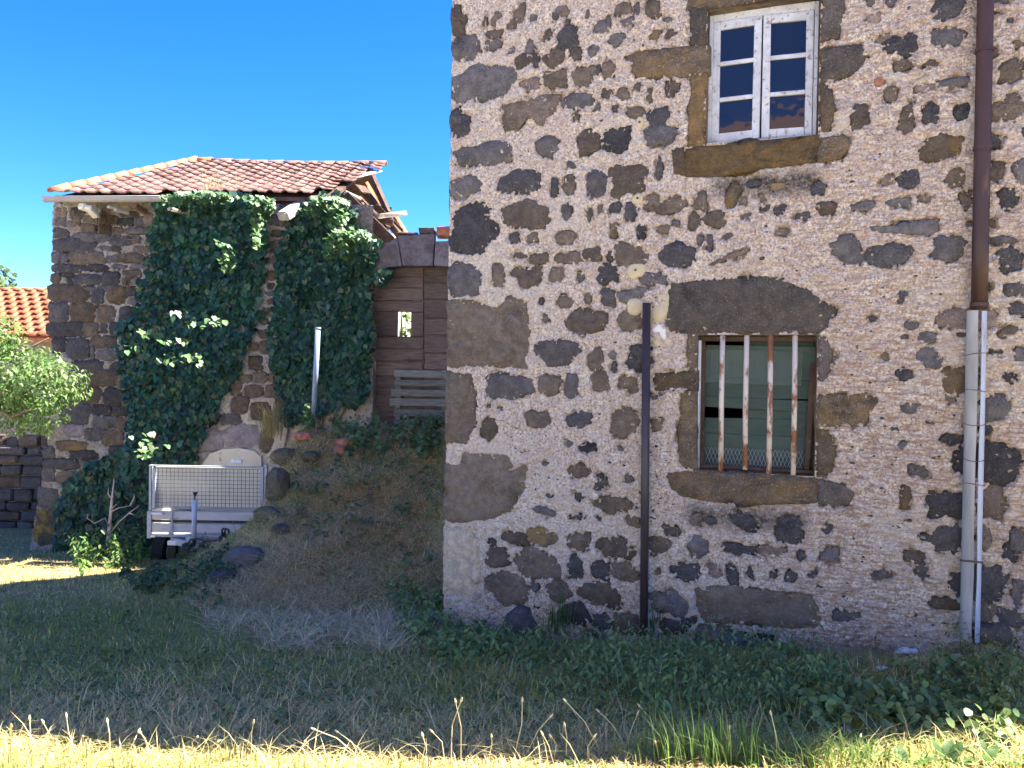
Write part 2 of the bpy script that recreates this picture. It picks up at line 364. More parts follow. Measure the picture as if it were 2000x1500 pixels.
# ------------------------------------------------------------------ irregular stones laid in mortar
def radial(w_, h_, n, ex=2.6, amp=.16, seed=0):
    r = random.Random(seed); a = np.linspace(0, 2*math.pi, n, endpoint=False)
    q_ = (w_/h_)**.6; a = np.mod(np.arctan2(np.sin(a), q_*np.cos(a)), 2*math.pi); a.sort()
    ca, sa = np.abs(np.cos(a))/(w_/2), np.abs(np.sin(a))/(h_/2)
    rad = (ca**ex+sa**ex)**(-1/ex)
    f = np.ones(n)
    for kk in (1, 2, 3, 4, 5): f += amp*r.uniform(-1, 1)/kk**.55*np.cos(kk*a+r.uniform(0, 6.3))
    f += np.array([r.uniform(-.10, .10) for _ in range(n)])
    return a, rad*np.clip(f, .6, 1.35)
def poly_radial(pts, n):
    P = np.array(pts); c = (P.max(0)+P.min(0))/2; Q = P-c
    E = np.roll(Q, -1, 0)-Q; L = np.hypot(E[:, 0], E[:, 1]); cs = np.concatenate([[0], np.cumsum(L)]); B = []
    for s in np.linspace(0, cs[-1], n, endpoint=False):
        i = min(np.searchsorted(cs, s, 'right')-1, len(Q)-1); B.append(Q[i]+E[i]*((s-cs[i])/L[i]))
    a = np.sort(np.mod([math.atan2(b[1], b[0]) for b in B], 2*math.pi)); out = np.zeros(n)
    for i in range(n):
        d = np.array([math.cos(a[i]), math.sin(a[i])]); best = 0
        for j in range(len(Q)):
            p, e = Q[j], Q[(j+1) % len(Q)]-Q[j]; den = d[0]*e[1]-d[1]*e[0]
            if abs(den) < 1e-9: continue
            t = (p[0]*e[1]-p[1]*e[0])/den; s = (p[0]*d[1]-p[1]*d[0])/den
            if t > 0 and -1e-6 <= s <= 1+1e-6: best = max(best, t)
        out[i] = best if best > 0 else .05
    return c, a, out
def stone_mesh(a, rad, rot, face=.004, dome=.008, depth=.07, grow=1.10, clampx=None, rough=.12):
    """front faces -y; centre at origin"""
    n = len(a); rings = [(grow, depth), (grow-.02, .02), (grow-.12, -face), (.72, -face-dome*.55), (.38, -face-dome*.9)]
    V = []; mr = float(rad.mean()); so_ = random.random()*90; am = min(.016, mr*rough*1.3)
    for g, y in rings:
        for i in range(n):
            rr = (rad[i]*g if g > .8 else (rad[i]*.6+mr*.4)*g); t = a[i]+rot
            x, z = rr*math.cos(t), rr*math.sin(t)
            if clampx is not None: x = max(x, clampx)
            V.append((x, y + (float(vnoise(x*11+so_, z*11+so_)+.6*vnoise(x*27+so_, z*27)-.8)*2*am if g < grow-.05 else 0), z))
    V.append((0, -face-dome+float(vnoise(so_, so_)+.6*vnoise(so_, 0)-.8)*2*am, 0))
    F4 = [(r*n+i, r*n+(i+1) % n, (r+1)*n+(i+1) % n, (r+1)*n+i) for r in range(4) for i in range(n)]
    F3 = [(4*n+i, 4*n+(i+1) % n, 5*n) for i in range(n)]
    me = bpy.data.meshes.new("stone"); me.from_pydata(V, [], F4+F3)
    for p in me.polygons: p.use_smooth = True
    return me
class Wall:
    """mortar face as a height field (outwards positive) in which stones lie"""
    def __init__(s, us, zs, amp=1.0, seed=0):
        s.us, s.zs = us, zs; s.U, s.Z = np.meshgrid(us, zs)
        U, Z = s.U, s.Z
        s.H = amp*(.016*(fbm(U*2.2, Z*2.2, seed)-.5)*2 + .010*(vnoise(U*17, Z*17, seed+3)-.5)*2 + .011*(vnoise(U*42, Z*42, seed+5)-.5)*2 + .005*(vnoise(U*95, Z*95, seed+7)-.5)*2) + .007
        s.J = (vnoise(U*14, Z*14, seed+8)-.5)*.022 + (vnoise(U*38, Z*38, seed+9)-.5)*.027 + (vnoise(U*90, Z*90, seed+11)-.5)*.014
        s.D = np.zeros_like(U); s.E = np.zeros_like(U)
    def win(s, c, r):
        i0, i1 = np.searchsorted(s.us, [c[0]-r, c[0]+r]); j0, j1 = np.searchsorted(s.zs, [c[1]-r, c[1]+r]); return slice(j0, j1), slice(i0, i1)
    def cut(s, c, a, rad, rot, jag=1.0):
        sl = s.win(c, rad.max()*1.25+.03)
        x = s.U[sl]-c[0]; z = s.Z[sl]-c[1]
        if x.size == 0: return
        r = np.hypot(x, z); t = np.mod(np.arctan2(z, x)-rot, 2*math.pi)
        rr = np.interp(t, a, rad, period=2*math.pi)
        d = (r-rr)*np.clip(rr.min()/rr.mean(), .5, 1) + s.J[sl]*jag
        sp = sstep(.70, .80, vnoise(s.U[sl]*58, s.Z[sl]*58, 99))*sstep(-.10, -.01, d)*(1 if jag > .5 else 0)
        s.D[sl] = np.maximum(s.D[sl], sstep(.008, -.006, d)*(1-sp))
    def mesh(s, name, depth=-.035, keep=None, edge=None):
        H = s.H*(1-s.D) + depth*s.D
        U = s.U.copy()
        V = np.stack([U, -H, s.Z], -1).reshape(-1, 3)
        q = quads(len(s.us), len(s.zs))
        if keep is not None: q = q[keep(V[q].mean(1))]
        return mesh_np(name, V, q, True)
def dense(a, b, lo, hi, st, far): return graded(a, b, lo, hi, st, far)

# ------------------------------------------------------------------ main house
house = empty("stone_house", CORNER, -FA)
tag(house, "tall old house of dark basalt rubble in pale crumbling roughcast, two windows", "house")
us = dense(0, 4.45, -0.0, 5.6, .0092, .5); zs = dense(-.75, 4.2, -1.2, 5.85, .0092, .5)
us = us[us >= 0]
FW = Wall(us, zs, 1.0, 2)
front = None
STN = """893 40 34 60 0 b;905 92 52 50 0 g;935 164 112 72 0 g;898 238 38 54 0 k;935 301 112 38 -4 g;905 364 58 42 0 g;924 446 96 92 0 k;908 545 64 66 0 g
947 41 11 16 0 b;968 36 18 24 40 b;1015 24 20 34 30 b;967 65 32 18 0 b;964 87 30 22 0 g;999 100 14 13 0 g;1035 90 16 34 0 g;1039 35 20 12 0 g;1047 116 12 28 0 k;1019 121 32 28 -30 b;1001 48 18 24 40 b;1071 68 17 20 0 b;1108 69 38 42 0 k;1097 21 26 20 0 p;1084 32 14 12 0 g;1108 42 8 14 0 b;1148 28 10 16 0 b;1177 56 34 26 -30 g;1188 37 10 18 0 b;1216 16 28 24 0 b;1244 18 13 26 0 g;1276 16 30 36 0 b;1223 43 38 14 -10 g;1203 76 40 20 -25 g;1281 69 24 22 0 o;1310 65 22 14 0 b;1303 39 22 10 0 g
1084 112 36 38 -45 b;1124 104 24 22 0 b;1160 101 20 22 0 g;1088 153 52 32 0 b;1036 165 34 24 0 p;1139 148 42 36 0 b;1189 136 24 34 0 b;1168 136 8 20 0 g;1184 184 20 22 0 b;1216 183 24 20 0 b;1244 172 16 18 0 b;1268 184 11 24 0 b;1311 171 30 30 0 b;1131 197 58 30 0 g;1124 224 11 28 0 b;1167 209 13 12 0 g;1201 211 10 12 0 k;1239 220 36 20 0 b;1288 224 40 30 -25 k;1290 264 66 40 0 g;1066 285 48 36 0 g;1143 280 46 44 0 b;1204 275 52 50 0 k;993 309 20 12 0 b;1011 356 74 46 0 k;1083 360 13 36 0 k;1111 359 22 36 20 b;1115 321 13 14 0 k;1163 361 38 52 0 g;1228 350 74 58 0 b;1288 331 12 46 0 g;1276 392 24 22 0 b;1370 390 22 34 0 b
1028 421 82 54 0 b;1107 414 17 34 0 g;1151 420 8 28 0 b;1172 408 9 16 0 b;1199 406 22 22 0 k;1231 414 22 38 0 k;1198 450 13 32 0 o;1252 454 16 32 0 k;1004 463 18 24 0 k;1041 465 22 16 0 b;1107 463 36 26 0 b;1297 408 44 22 0 b;1271 405 26 12 0 b;1297 447 22 16 0 b;1355 432 24 34 0 b;1319 435 16 12 0 g;1017 499 28 10 0 b;1057 505 38 22 0 b;1108 501 54 20 0 b;1156 496 32 26 0 b;1191 500 11 22 0 b;1229 501 60 52 0 b;1320 499 62 48 0 k;972 544 22 46 0 b;1031 543 56 40 0 b;1088 535 36 26 0 b;1133 541 12 20 0 g;1187 537 46 34 0 k;1276 544 50 24 8 g;1236 576 56 24 -8 g;1188 579 28 30 0 g;1103 587 32 26 0 b;1056 585 9 16 0 k;1148 584 12 20 0 b;1065 620 14 20 0 g;1147 627 74 46 0 b;1231 624 48 38 0 b;1087 687 84 46 0 g;1161 704 30 44 0 b;1196 693 15 16 0 g;1200 717 11 20 0 k;1255 699 54 48 0 k;996 752 100 42 0 g;1075 753 40 40 0 b;1117 752 26 46 0 g;1177 747 38 34 0 b;1228 747 40 30 0 b;1281 776 26 16 0 g;956 792 14 10 0 b;977 797 11 9 0 b
1050 819 44 32 -10 b;1127 822 42 34 0 k;1219 824 62 52 0 b;1284 827 26 28 0 b;955 841 34 44 0 b;1113 867 14 9 0 g;1151 873 42 16 0 k;1209 877 16 10 0 g;1064 907 14 8 0 g;1130 920 42 26 0 b;1172 943 20 34 25 k;1227 941 22 22 0 g;1132 970 20 18 0 g;1075 970 16 10 0 g;1195 986 88 30 4 q;1065 1000 42 14 8 g;1125 1010 32 13 -8 k;1168 1012 10 10 0 k;1235 1017 30 26 0 b;1311 1037 36 20 0 g;1003 1052 60 24 0 b;1057 1048 48 34 0 o;1132 1056 48 34 0 b;961 1059 22 18 0 k;1203 1072 66 40 0 b;977 1087 44 38 0 b;1053 1099 74 60 0 b;1121 1108 32 44 0 k;1175 1115 38 40 0 k;1225 1120 56 38 0 b;1287 1069 40 40 0 b;1364 1068 42 36 25 g;995 1149 76 60 15 b;1089 1157 48 38 0 b;1172 1165 84 48 15 b;1303 1178 62 48 0 g;1121 1200 56 44 0 k;1172 1217 36 34 0 k;1224 1218 58 40 0 b;1315 1228 52 36 0 k;1347 1212 22 16 0 k;1045 1145 11 20 0 g;1165 1243 34 20 0 g;1393 1240 70 40 0 b
1360 1017 20 28 20 b;1388 1018 22 14 0 k;1456 1018 50 32 20 k;1537 1032 50 54 0 k;1442 1073 74 20 3 k;1508 1077 52 18 5 p;1563 1086 12 20 0 k;1622 1086 34 28 0 g;1337 1117 58 32 0 k;1286 1118 8 12 0 b;1398 1116 20 30 -30 p;1428 1122 22 40 -15 k;1466 1120 13 20 0 k;1509 1120 16 15 0 k;1545 1128 28 18 -45 k;1588 1122 18 15 0 k;1602 1145 16 9 20 g;1616 1031 24 18 0 k
1600 368 32 26 0 k;1318 398 42 32 0 b;1398 426 40 32 0 b;1432 380 24 40 20 o;1470 357 34 12 0 k;1518 364 40 14 0 o;1496 405 22 10 -10 g;1524 409 22 20 0 k;1459 422 20 9 -10 b;1566 422 30 14 -10 g;1612 408 38 26 0 b;1650 486 58 52 0 g;1532 452 18 14 0 b;1454 392 12 14 0 b;1487 387 10 16 0 b;1386 474 12 34 0 k;1420 461 18 10 -20 g;1368 468 11 16 0 g;1430 500 80 10 -20 p
1836 284 86 44 0 o;1774 348 40 38 -40 k;1736 348 32 15 -40 b;1866 346 34 38 0 b;1682 402 50 16 -5 g;1754 394 52 15 0 g;1806 388 30 16 0 b;1743 493 84 44 0 k;1848 488 60 48 0 g;1889 388 28 38 0 b;1969 386 40 36 -30 k;1944 274 24 28 0 k;1944 336 34 44 0 b;1994 332 30 46 0 g;1954 468 48 16 0 g;1978 508 54 42 0 k;1938 434 16 10 0 o;1893 438 14 10 0 g
1702 3 20 16 0 g;1742 4 22 14 0 g;1855 18 60 40 0 k;1847 70 64 42 0 g;1761 83 60 38 0 k;1724 75 26 12 -20 b;1708 33 24 18 0 p;1767 127 30 20 0 b;1820 123 30 16 0 b;1717 157 18 16 0 e;1740 183 26 28 0 b;1807 171 38 14 0 p;1871 160 74 18 -8 g;1680 224 36 48 0 b;1769 229 26 58 0 b;1819 223 32 44 0 k;1879 221 28 32 0 k;1975 138 54 36 -15 b;1967 210 64 52 0 b;1975 40 12 12 0 k;1953 2 30 10 0 k;1943 28 20 10 0 k;1990 86 20 14 0 o;1943 102 12 18 0 b;2003 262 20 26 0 k
1760 579 22 20 0 k;1884 623 110 38 0 p;1780 636 28 14 0 g;1812 660 36 22 0 g;1766 658 14 9 0 k;1816 697 46 36 0 g;1706 622 12 9 0 k;1880 654 22 9 0 k;1766 732 30 24 0 k;1872 744 78 48 0 o;1854 780 26 18 0 b;1779 795 32 22 0 g;1728 696 11 16 0 b;1984 565 48 26 0 g;1986 604 40 26 0 g;1974 646 42 18 -25 b;1945 687 28 9 0 k;1994 692 22 28 0 g;1971 738 26 20 0 k;1944 798 62 48 0 g;1928 559 12 14 0 g
1858 857 48 22 0 k;1927 841 26 20 0 k;1933 910 130 70 8 k;1763 872 22 18 0 g;1794 919 42 20 10 g;1768 970 26 48 0 o;1847 987 70 56 0 k;1943 987 64 58 0 b;1855 1050 54 60 0 k;1922 1056 26 50 0 b;1990 1053 30 40 0 g;1976 1080 28 38 0 k;1808 1050 24 14 0 k;1790 1092 46 28 10 b;1800 1120 30 28 0 k;1724 1123 36 16 0 g;1667 1050 12 10 0 k;1908 1137 112 66 0 k;1988 1155 20 54 0 g;1850 1180 60 24 0 b;1926 1195 34 40 0 b;1975 1205 60 36 0 g;1655 1205 50 22 0 g"""
BIG = {  # outlined in photograph pixels
 'q1': ('quoin', 'q', [(872, 590), (905, 582), (950, 598), (975, 600), (990, 578), (1028, 590), (1032, 650), (1024, 700), (1030, 720), (960, 712), (872, 718)]),
 'q2': ('quoin', 'q', [(869, 726), (922, 728), (928, 780), (930, 830), (910, 866), (866, 864)]),
 'q3': ('quoin', 'q', [(865, 905), (900, 910), (905, 884), (940, 890), (995, 890), (1002, 930), (1030, 905), (1024, 950), (1000, 995), (960, 1012), (885, 1021), (864, 1012)]),
 'q4': ('quoin', 's', [(862, 1028), (925, 1035), (935, 1080), (938, 1130), (925, 1162), (862, 1160)]),
 'big': ('base_stone', 'q', [(1358, 1150), (1400, 1142), (1500, 1152), (1580, 1162), (1598, 1185), (1600, 1222), (1550, 1228), (1470, 1222), (1375, 1215), (1360, 1185)]),
 'lint': ('lintel', 'l', [(1312, 555), (1400, 546), (1500, 538), (1530, 548), (1590, 575), (1628, 602), (1620, 632), (1604, 651), (1345, 650), (1304, 645), (1306, 600)]),
 'sill': ('sill', 'w', [(1304, 924), (1360, 920), (1480, 926), (1596, 934), (1596, 983), (1480, 985), (1380, 978), (1335, 970), (1308, 950)]),
 'silr': ('sill_stone', 'l', [(1598, 936), (1650, 948), (1668, 965), (1660, 988), (1620, 990), (1598, 984)]),
 'jl1': ('jamb_stone', 'w', [(1343, 652), (1363, 652), (1362, 722), (1343, 720)]),
 'jl2': ('jamb_stone', 'w', [(1279, 730), (1362, 724), (1361, 764), (1275, 763)]),
 'jl3': ('jamb_stone', 'w', [(1330, 768), (1361, 767), (1361, 918), (1340, 917), (1322, 890), (1326, 830)]),
 'jr1': ('jamb_stone', 'l', [(1596, 655), (1615, 657), (1627, 690), (1618, 740), (1597, 752)]),
 'jr2': ('jamb_stone', 'w', [(1596, 772), (1690, 768), (1718, 780), (1700, 805), (1690, 830), (1596, 834)]),
 'jr3': ('jamb_stone', 'w', [(1596, 840), (1620, 845), (1636, 870), (1625, 925), (1596, 930)]),
 'ulin': ('lintel', 'o', [(1338, -75), (1655, -115), (1650, -22), (1603, -16), (1490, 1), (1385, 17), (1342, 18)]),
 'ul1': ('jamb_stone', 'l', [(1349, 14), (1382, 12), (1381, 85), (1347, 86)]),
 'ul2': ('jamb_stone', 'w', [(1222, 110), (1250, 98), (1380, 88), (1380, 140), (1310, 152), (1245, 150)]),
 'ul3': ('jamb_stone', 'r', [(1350, 145), (1380, 142), (1378, 284), (1342, 287), (1346, 220)]),
 'usil': ('sill', 'r', [(1340, 290), (1460, 278), (1600, 263), (1594, 318), (1480, 330), (1440, 342), (1345, 346), (1320, 335)]),
 'usl': ('sill_stone', 'w', [(1312, 292), (1336, 288), (1340, 345), (1316, 340)]),
 'usr': ('sill_stone', 'w', [(1600, 270), (1650, 264), (1666, 282), (1640, 312), (1598, 318)]),
 'ur0': ('jamb_stone', 'l', [(1604, -13), (1648, -18), (1650, 10), (1640, 70), (1604, 78)]),
 'ur1': ('jamb_stone', 'l', [(1603, 95), (1680, 86), (1696, 110), (1670, 145), (1603, 162)]),
 'ur2': ('jamb_stone', 'w', [(1603, 166), (1625, 175), (1632, 215), (1620, 255), (1602, 260)]),
 'wed': ('stone', 'g', [(1698, 442), (1750, 440), (1790, 430), (1832, 427), (1830, 450), (1810, 461), (1760, 457), (1705, 452)]),
 'dbl': ('stone', 'b', [(983, 205), (1030, 195), (1060, 185), (1092, 185), (1085, 220), (1055, 248), (1035, 222), (1012, 255), (985, 255)]),
}
CURB = 1480
placed = []
for ln in STN.replace("\n", ";").split(";"):
    if not ln.strip(): continue
    q = ln.split(); x, y, ww, hh, rt = map(float, q[:5])
    c = fac(x, y); a1 = fac(x-ww/2, y); a2 = fac(x+ww/2, y); b1 = fac(x, y-hh/2); b2 = fac(x, y+hh/2)
    W_, H_ = a2[0]-a1[0], b1[1]-b2[1]
    n = 16 if min(W_, H_) > .12 else 12
    a, rad = radial(W_, H_, n, random.uniform(2.1, 4.0), .22, int(x*7+y))
    placed.append(["stone", q[5], np.array(c), a, rad, -R(rt), 1.0])
for nm, kd, pts in BIG.values():
    P = [fac(*p) for p in pts]
    c, a, rad = poly_radial(P, 72)
    placed.append([nm, kd, c, a, rad, 0.0, {'sill': .3, 'quoin': .8, 'base_stone': .6}.get(nm, 1.25)])
# a run of stones beyond the right edge of the photograph and above it
rr_ = random.Random(3)
for i in range(13):
    placed.append(["stone", rr_.choice("gkbbg"), np.array([4.35+rr_.random()*1.0, -.2+i*.28+rr_.uniform(-.1, .1)]), *radial(rr_.uniform(.12, .3), rr_.uniform(.09, .17), 14, 2.6, .17, i+900), 0.0, 1.0])
OPEN = {'low': [(1363, 654), (1596, 655), (1596, 932), (1363, 919)], 'up': [(1383, 20), (1603, -12), (1602, 263), (1381, 283)]}
OP = {kk: [fac(*p) for p in v] for kk, v in OPEN.items()}
def rect(P): return min(p[0] for p in P), max(p[0] for p in P), min(p[1] for p in P), max(p[1] for p in P)
lo_u0, lo_u1 = OP['low'][0][0], OP['low'][1][0]; lo_z1 = (OP['low'][0][1]+OP['low'][1][1])/2; lo_z0 = (OP['low'][2][1]+OP['low'][3][1])/2
up_u0, up_u1 = OP['up'][0][0], OP['up'][1][0]; up_z0 = (OP['up'][2][1]+OP['up'][3][1])/2; up_z1 = (OP['up'][0][1]+OP['up'][1][1])/2
for nm, kd, c, a, rad, rot, jag in placed: FW.cut(c, a, rad, rot, jag)
# mortar stays off the corner blocks' outer edge
U, Z = FW.U, FW.Z
def inside(c): return ((c[:, 0] > lo_u0) & (c[:, 0] < lo_u1) & (c[:, 2] > lo_z0) & (c[:, 2] < lo_z1)) | ((c[:, 0] > up_u0) & (c[:, 0] < up_u1) & (c[:, 2] > up_z0) & (c[:, 2] < up_z1))
fme = FW.mesh("front_wall", keep=lambda c: ~inside(c))
# wear of the plaster, by place on the wall
uB = fac(1640, 700)[0]; zb = fac(1500, 1000)[1]
brown = .35*sstep(0, uB, U)+.65*sstep(uB-1.0, uB+.2, U)*(.55+.45*sstep(2.9, 1.2, Z))
def soft(u0, u1, z0, z1, s=.08):
    return sstep(u0-s, u0+s, U)*sstep(u1+s, u1-s, U)*sstep(z0-s, z0+s, Z)*sstep(z1+s, z1-s, Z)
a1 = fac(1390, 345); a2 = fac(1600, 375); b1 = fac(1340, 985); b2 = fac(1575, 1040)
stain = np.maximum(soft(a1[0], a2[0], a2[1], a1[1]), soft(b1[0], b2[0], b2[1], b1[1]))*(.5+.8*fbm(U*7, Z*7, 44))*1.2
stain = np.maximum(stain, .55*sstep(fac(1500, 1130)[1], fac(1500, 1290)[1], Z)*fbm(U*3, Z*3, 50))
pale = .30*sstep(.62, .75, fbm(U*2.1, Z*2.1, 60))+.25*sstep(.6, .75, vnoise(U*1.1+3, Z*1.7, 62))
for nm_, v in (("brown", brown), ("stain", np.clip(stain, 0, 1)), ("pale", np.clip(pale, 0, 1))): fattr(fme, nm_, v.ravel())
front = link("front_wall", fme, MORTAR, house)
for nm, kd, c, a, rad, rot, jag in placed:
    mr = float(rad.mean()); big = mr > .17
    corner = c[0]-rad.max()*.75 < .06 and c[0] < .6
    clampx = -c[0]-.012 if corner else None
    me = stone_mesh(a, rad, rot, face=-.003 if jag == 1 else .003, dome=min(.016, mr*.16) if jag == 1 else .010, depth=.30 if corner else .09, clampx=clampx,
                    grow=1.20 if jag == 1 else 1.10, rough=.14 if jag == 1 else .05)
    par = front if nm == "stone" else house
    if nm == 'sill' or nm == 'sill_stone': 
        for v in me.vertices:
            if v.co.y < .0: v.co.y -= .012
    link(nm, me, STONE[kd], par, (c[0], 0, c[1]))
# small flakes of stone showing through the plaster
V_, F_ = [], []; rc = random.Random(8); tries = 0
while len(V_) < 330*6 and tries < 6000:
    tries += 1; u = rc.uniform(.15, 4.3); z = rc.uniform(-.3, 4.1)
    i = np.searchsorted(us, u); j = np.searchsorted(zs, z)
    if FW.D[max(j-6, 0):j+6, max(i-6, 0):i+6].max() > .02 or inside(np.array([[u, 0, z]]))[0]: continue
    if rc.random() > (.9 if u < 2.0 else .35): continue
    sz = rc.uniform(.008, .022); st_ = rc.uniform(.6, 2.0); a0 = rc.uniform(0, 6.3); b0 = len(V_); h0 = float(FW.H[j, i])
    for q in range(5):
        t = a0+q*1.257+rc.uniform(-.3, .3); V_.append((u+sz*st_*math.cos(t)*rc.uniform(.7, 1.2), -h0+.012, z+sz*math.sin(t)*rc.uniform(.7, 1.2)))
    V_.append((u, -h0-.009, z)); F_ += [(b0+q, b0+(q+1) % 5, b0+5) for q in range(5)]
chip = link("stone_chips", mesh_np("stone_chips", np.array(V_), np.array(F_)), STONE['k'], front); chip["kind"] = "stuff"
# reveals behind the stone frames
def reveal(u0, u1, z0, z1, d, nm):
    m = MB(); t = .06
    m.box((u0-t/2, d/2+.004, (z0+z1)/2), (t, d, z1-z0+2*t)); m.box((u1+t/2, d/2+.004, (z0+z1)/2), (t, d, z1-z0+2*t))
    m.box(((u0+u1)/2, d/2+.005, z0-t/2), (u1-u0, d, t)); m.box(((u0+u1)/2, d/2+.005, z1+t/2), (u1-u0, d, t))
    return m.build(nm, STONE['w'], house)
reveal(lo_u0, lo_u1, lo_z0, lo_z1, .30, "window_reveal"); reveal(up_u0, up_u1, up_z0, up_z1, .22, "window_reveal")
# rest of the shell: left flank, back, gable, dark room, roof
LEFT_D = 5.2  # unseen depth stretched so the house shades the ramp top
vs_ = np.arange(0, LEFT_D+.01, .03); zz = dense(-.75, 3.55, -1.2, 5.85, .03, .5)
SV, SZ = np.meshgrid(vs_, zz)
sx = -.010*(fbm(SV*3, SZ*3, 70)-.5)*2 - .012*(vnoise(SV*16, SZ*16, 72)-.5)
sme = mesh_np("side_wall", np.stack([sx, SV, SZ], -1).reshape(-1, 3), quads(len(vs_), len(zz))[:, ::-1], True)
for nm_ in ("brown", "stain", "pale"): fattr(sme, nm_, np.full(SV.size, .15 if nm_ == "stain" else .1))
link("side_wall", sme, MORTAR, house)
m = MB(); m.prism([(0.02, 5.8), (7.2, 5.8)], 0, 0) if False else None
m.box((2.95, LEFT_D+.1, 2.3), (5.9, .2, 7.0)); m.box((5.85, LEFT_D/2+.02, 2.3), (.2, LEFT_D-.05, 7.0))
m.add([(0.03, 0.02, 5.8), (0.03, LEFT_D, 5.8), (0.03, LEFT_D/2, 7.0), (.3, 0.02, 5.8), (.3, LEFT_D, 5.8), (.3, LEFT_D/2, 7.0)], [(0, 1, 2), (5, 4, 3), (0, 2, 5, 3), (1, 4, 5, 2)])
m.build("rear_wall", MORTAR, house)
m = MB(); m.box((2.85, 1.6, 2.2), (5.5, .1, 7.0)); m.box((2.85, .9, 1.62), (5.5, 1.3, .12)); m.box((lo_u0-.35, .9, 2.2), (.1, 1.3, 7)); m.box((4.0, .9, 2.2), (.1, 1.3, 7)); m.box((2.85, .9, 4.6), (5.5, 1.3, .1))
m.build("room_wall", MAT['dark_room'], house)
m = MB()
def slab(m, P, t):
    n = len(P); V = [(*p,) for p in P]+[(p[0], p[1], p[2]-t) for p in P]
    m.add(V, [tuple(range(n)), tuple(range(2*n-1, n-1, -1))]+[(i, i+n, (i+1) % n+n, (i+1) % n) for i in range(n)])
slab(m, [(-.30, -.84, 6.05), (3.4, -.78, 6.05), (6.15, -.02, 6.05), (6.15, LEFT_D/2, 7.25), (-.30, LEFT_D/2, 7.25)], .12)  # unseen eave skewed and cut short to set the shadow edge on the verge
slab(m, [(-.30, LEFT_D/2+.002, 7.249), (6.15, LEFT_D/2+.002, 7.249), (6.15, LEFT_D+.3, 6.05), (-.30, LEFT_D+.3, 6.05)], .12)
m.build("roof", MAT['tile_old'], house)

# ---- lower window: green boards behind four rusty bars
cu, cz = (lo_u0+lo_u1)/2, (lo_z0+lo_z1)/2; ww, hh = lo_u1-lo_u0, lo_z1-lo_z0
fr = MB(); t = .035
fr.box((lo_u0+t/2+.012, .14, cz), (t, .05, hh), None, .004, .004); fr.box((lo_u1-t/2-.012, .16, cz-.1), (t, .05, hh*.8), Euler((0, .04, 0)), .004, .004)
fr.box((cu, .15, lo_z1-t/2-.003), (ww, .07, t), None, .004, .004); fr.box((cu, .13, lo_z0+.02), (ww, .06, .03), None, .004, .004)
win = fr.build("barred_window", MAT['wood_beam'], house)
wp = MB(); wp.box((lo_u0+.012, .05, cz-.02), (.02, .05, hh*.96), None, .002, .004); wp.build("painted_edge", MAT['white_paint'], win)
bd = [(656, 742, .02), (744, 790, -.005), (792, 801, 0), (815, 850, .015), (846, 886, 0), (884, 925, -.01)]
ys = [(676, 740), (738, 778), (779, 799), (818, 852), (850, 888), (886, 932)]
for i, (ya, yb) in enumerate(ys):
    za = fac(1480, ya, .22)[1]; zb_ = fac(1480, yb, .22)[1]
    x0 = lo_u0 + (.25 if i == 3 and False else 0); m = MB()
    m.box((0, 0, 0), (ww+.12, .018, za-zb_+.006), Euler((random.uniform(-.02, .02), [.012, -.02, .028, -.012, .01, -.004][i], 0)), .003, .002)
    m.build("board", MAT['green_board'], win, (cu+.02, .20+.012*(i % 2), (za+zb_)/2))
m = MB(); m.box((0, 0, 0), (ww*.62, .014, .16), None, .003); m.build('board', MAT['green_board'], win, (lo_u1-ww*.27, .226, fac(1480, 808, .22)[1]))
m = MB(); m.box((0, 0, 0), (ww*.6, .014, .09), None, .003); m.build("board", MAT['green_board'], win, (lo_u1-.25, .23, fac(1480, 668, .22)[1]))
for i, x in enumerate((1409, 1456.5, 1503, 1551)):
    b0 = fac(x-1.5, 924+i*1.5); b1_ = fac(x+2, 655); m = MB()
    m.tube([(b0[0], .028, lo_z0-.01), ((b0[0]+b1_[0])/2+random.uniform(-.004, .004), .024, cz), (b1_[0], .028, lo_z1+.02)], .0185, 8)
    m.build("bar", MAT['rust_bar'], win, smooth=True)
m = MB(); n0 = fac(1378, 684, .19); n1 = fac(1566, 752, .19)
m.box(((n0[0]+n1[0])/2, .178, (n0[1]+n1[1])/2), (n1[0]-n0[0], .002, n0[1]-n1[1]), Euler((0, .02, 0)))
for x in np.linspace(n0[0]+.04, n1[0]-.02, 9): m.box((x, .176, (n0[1]+n1[1])/2), (.003, .003, n0[1]-n1[1]))
m.build("netting", MAT['net'], win)
m = MB(); z0_ = lo_z0+.03
for i in range(26):
    x = lo_u0+.05+i*(ww-.12)/26
    m.tube([(x, .17, z0_), (x+.05, .172, z0_+.13)], .0012, 4, False); m.tube([(x+.05, .174, z0_), (x, .176, z0_+.13)], .0012, 4, False)
m.build("chicken_wire", MAT['zinc'], win)

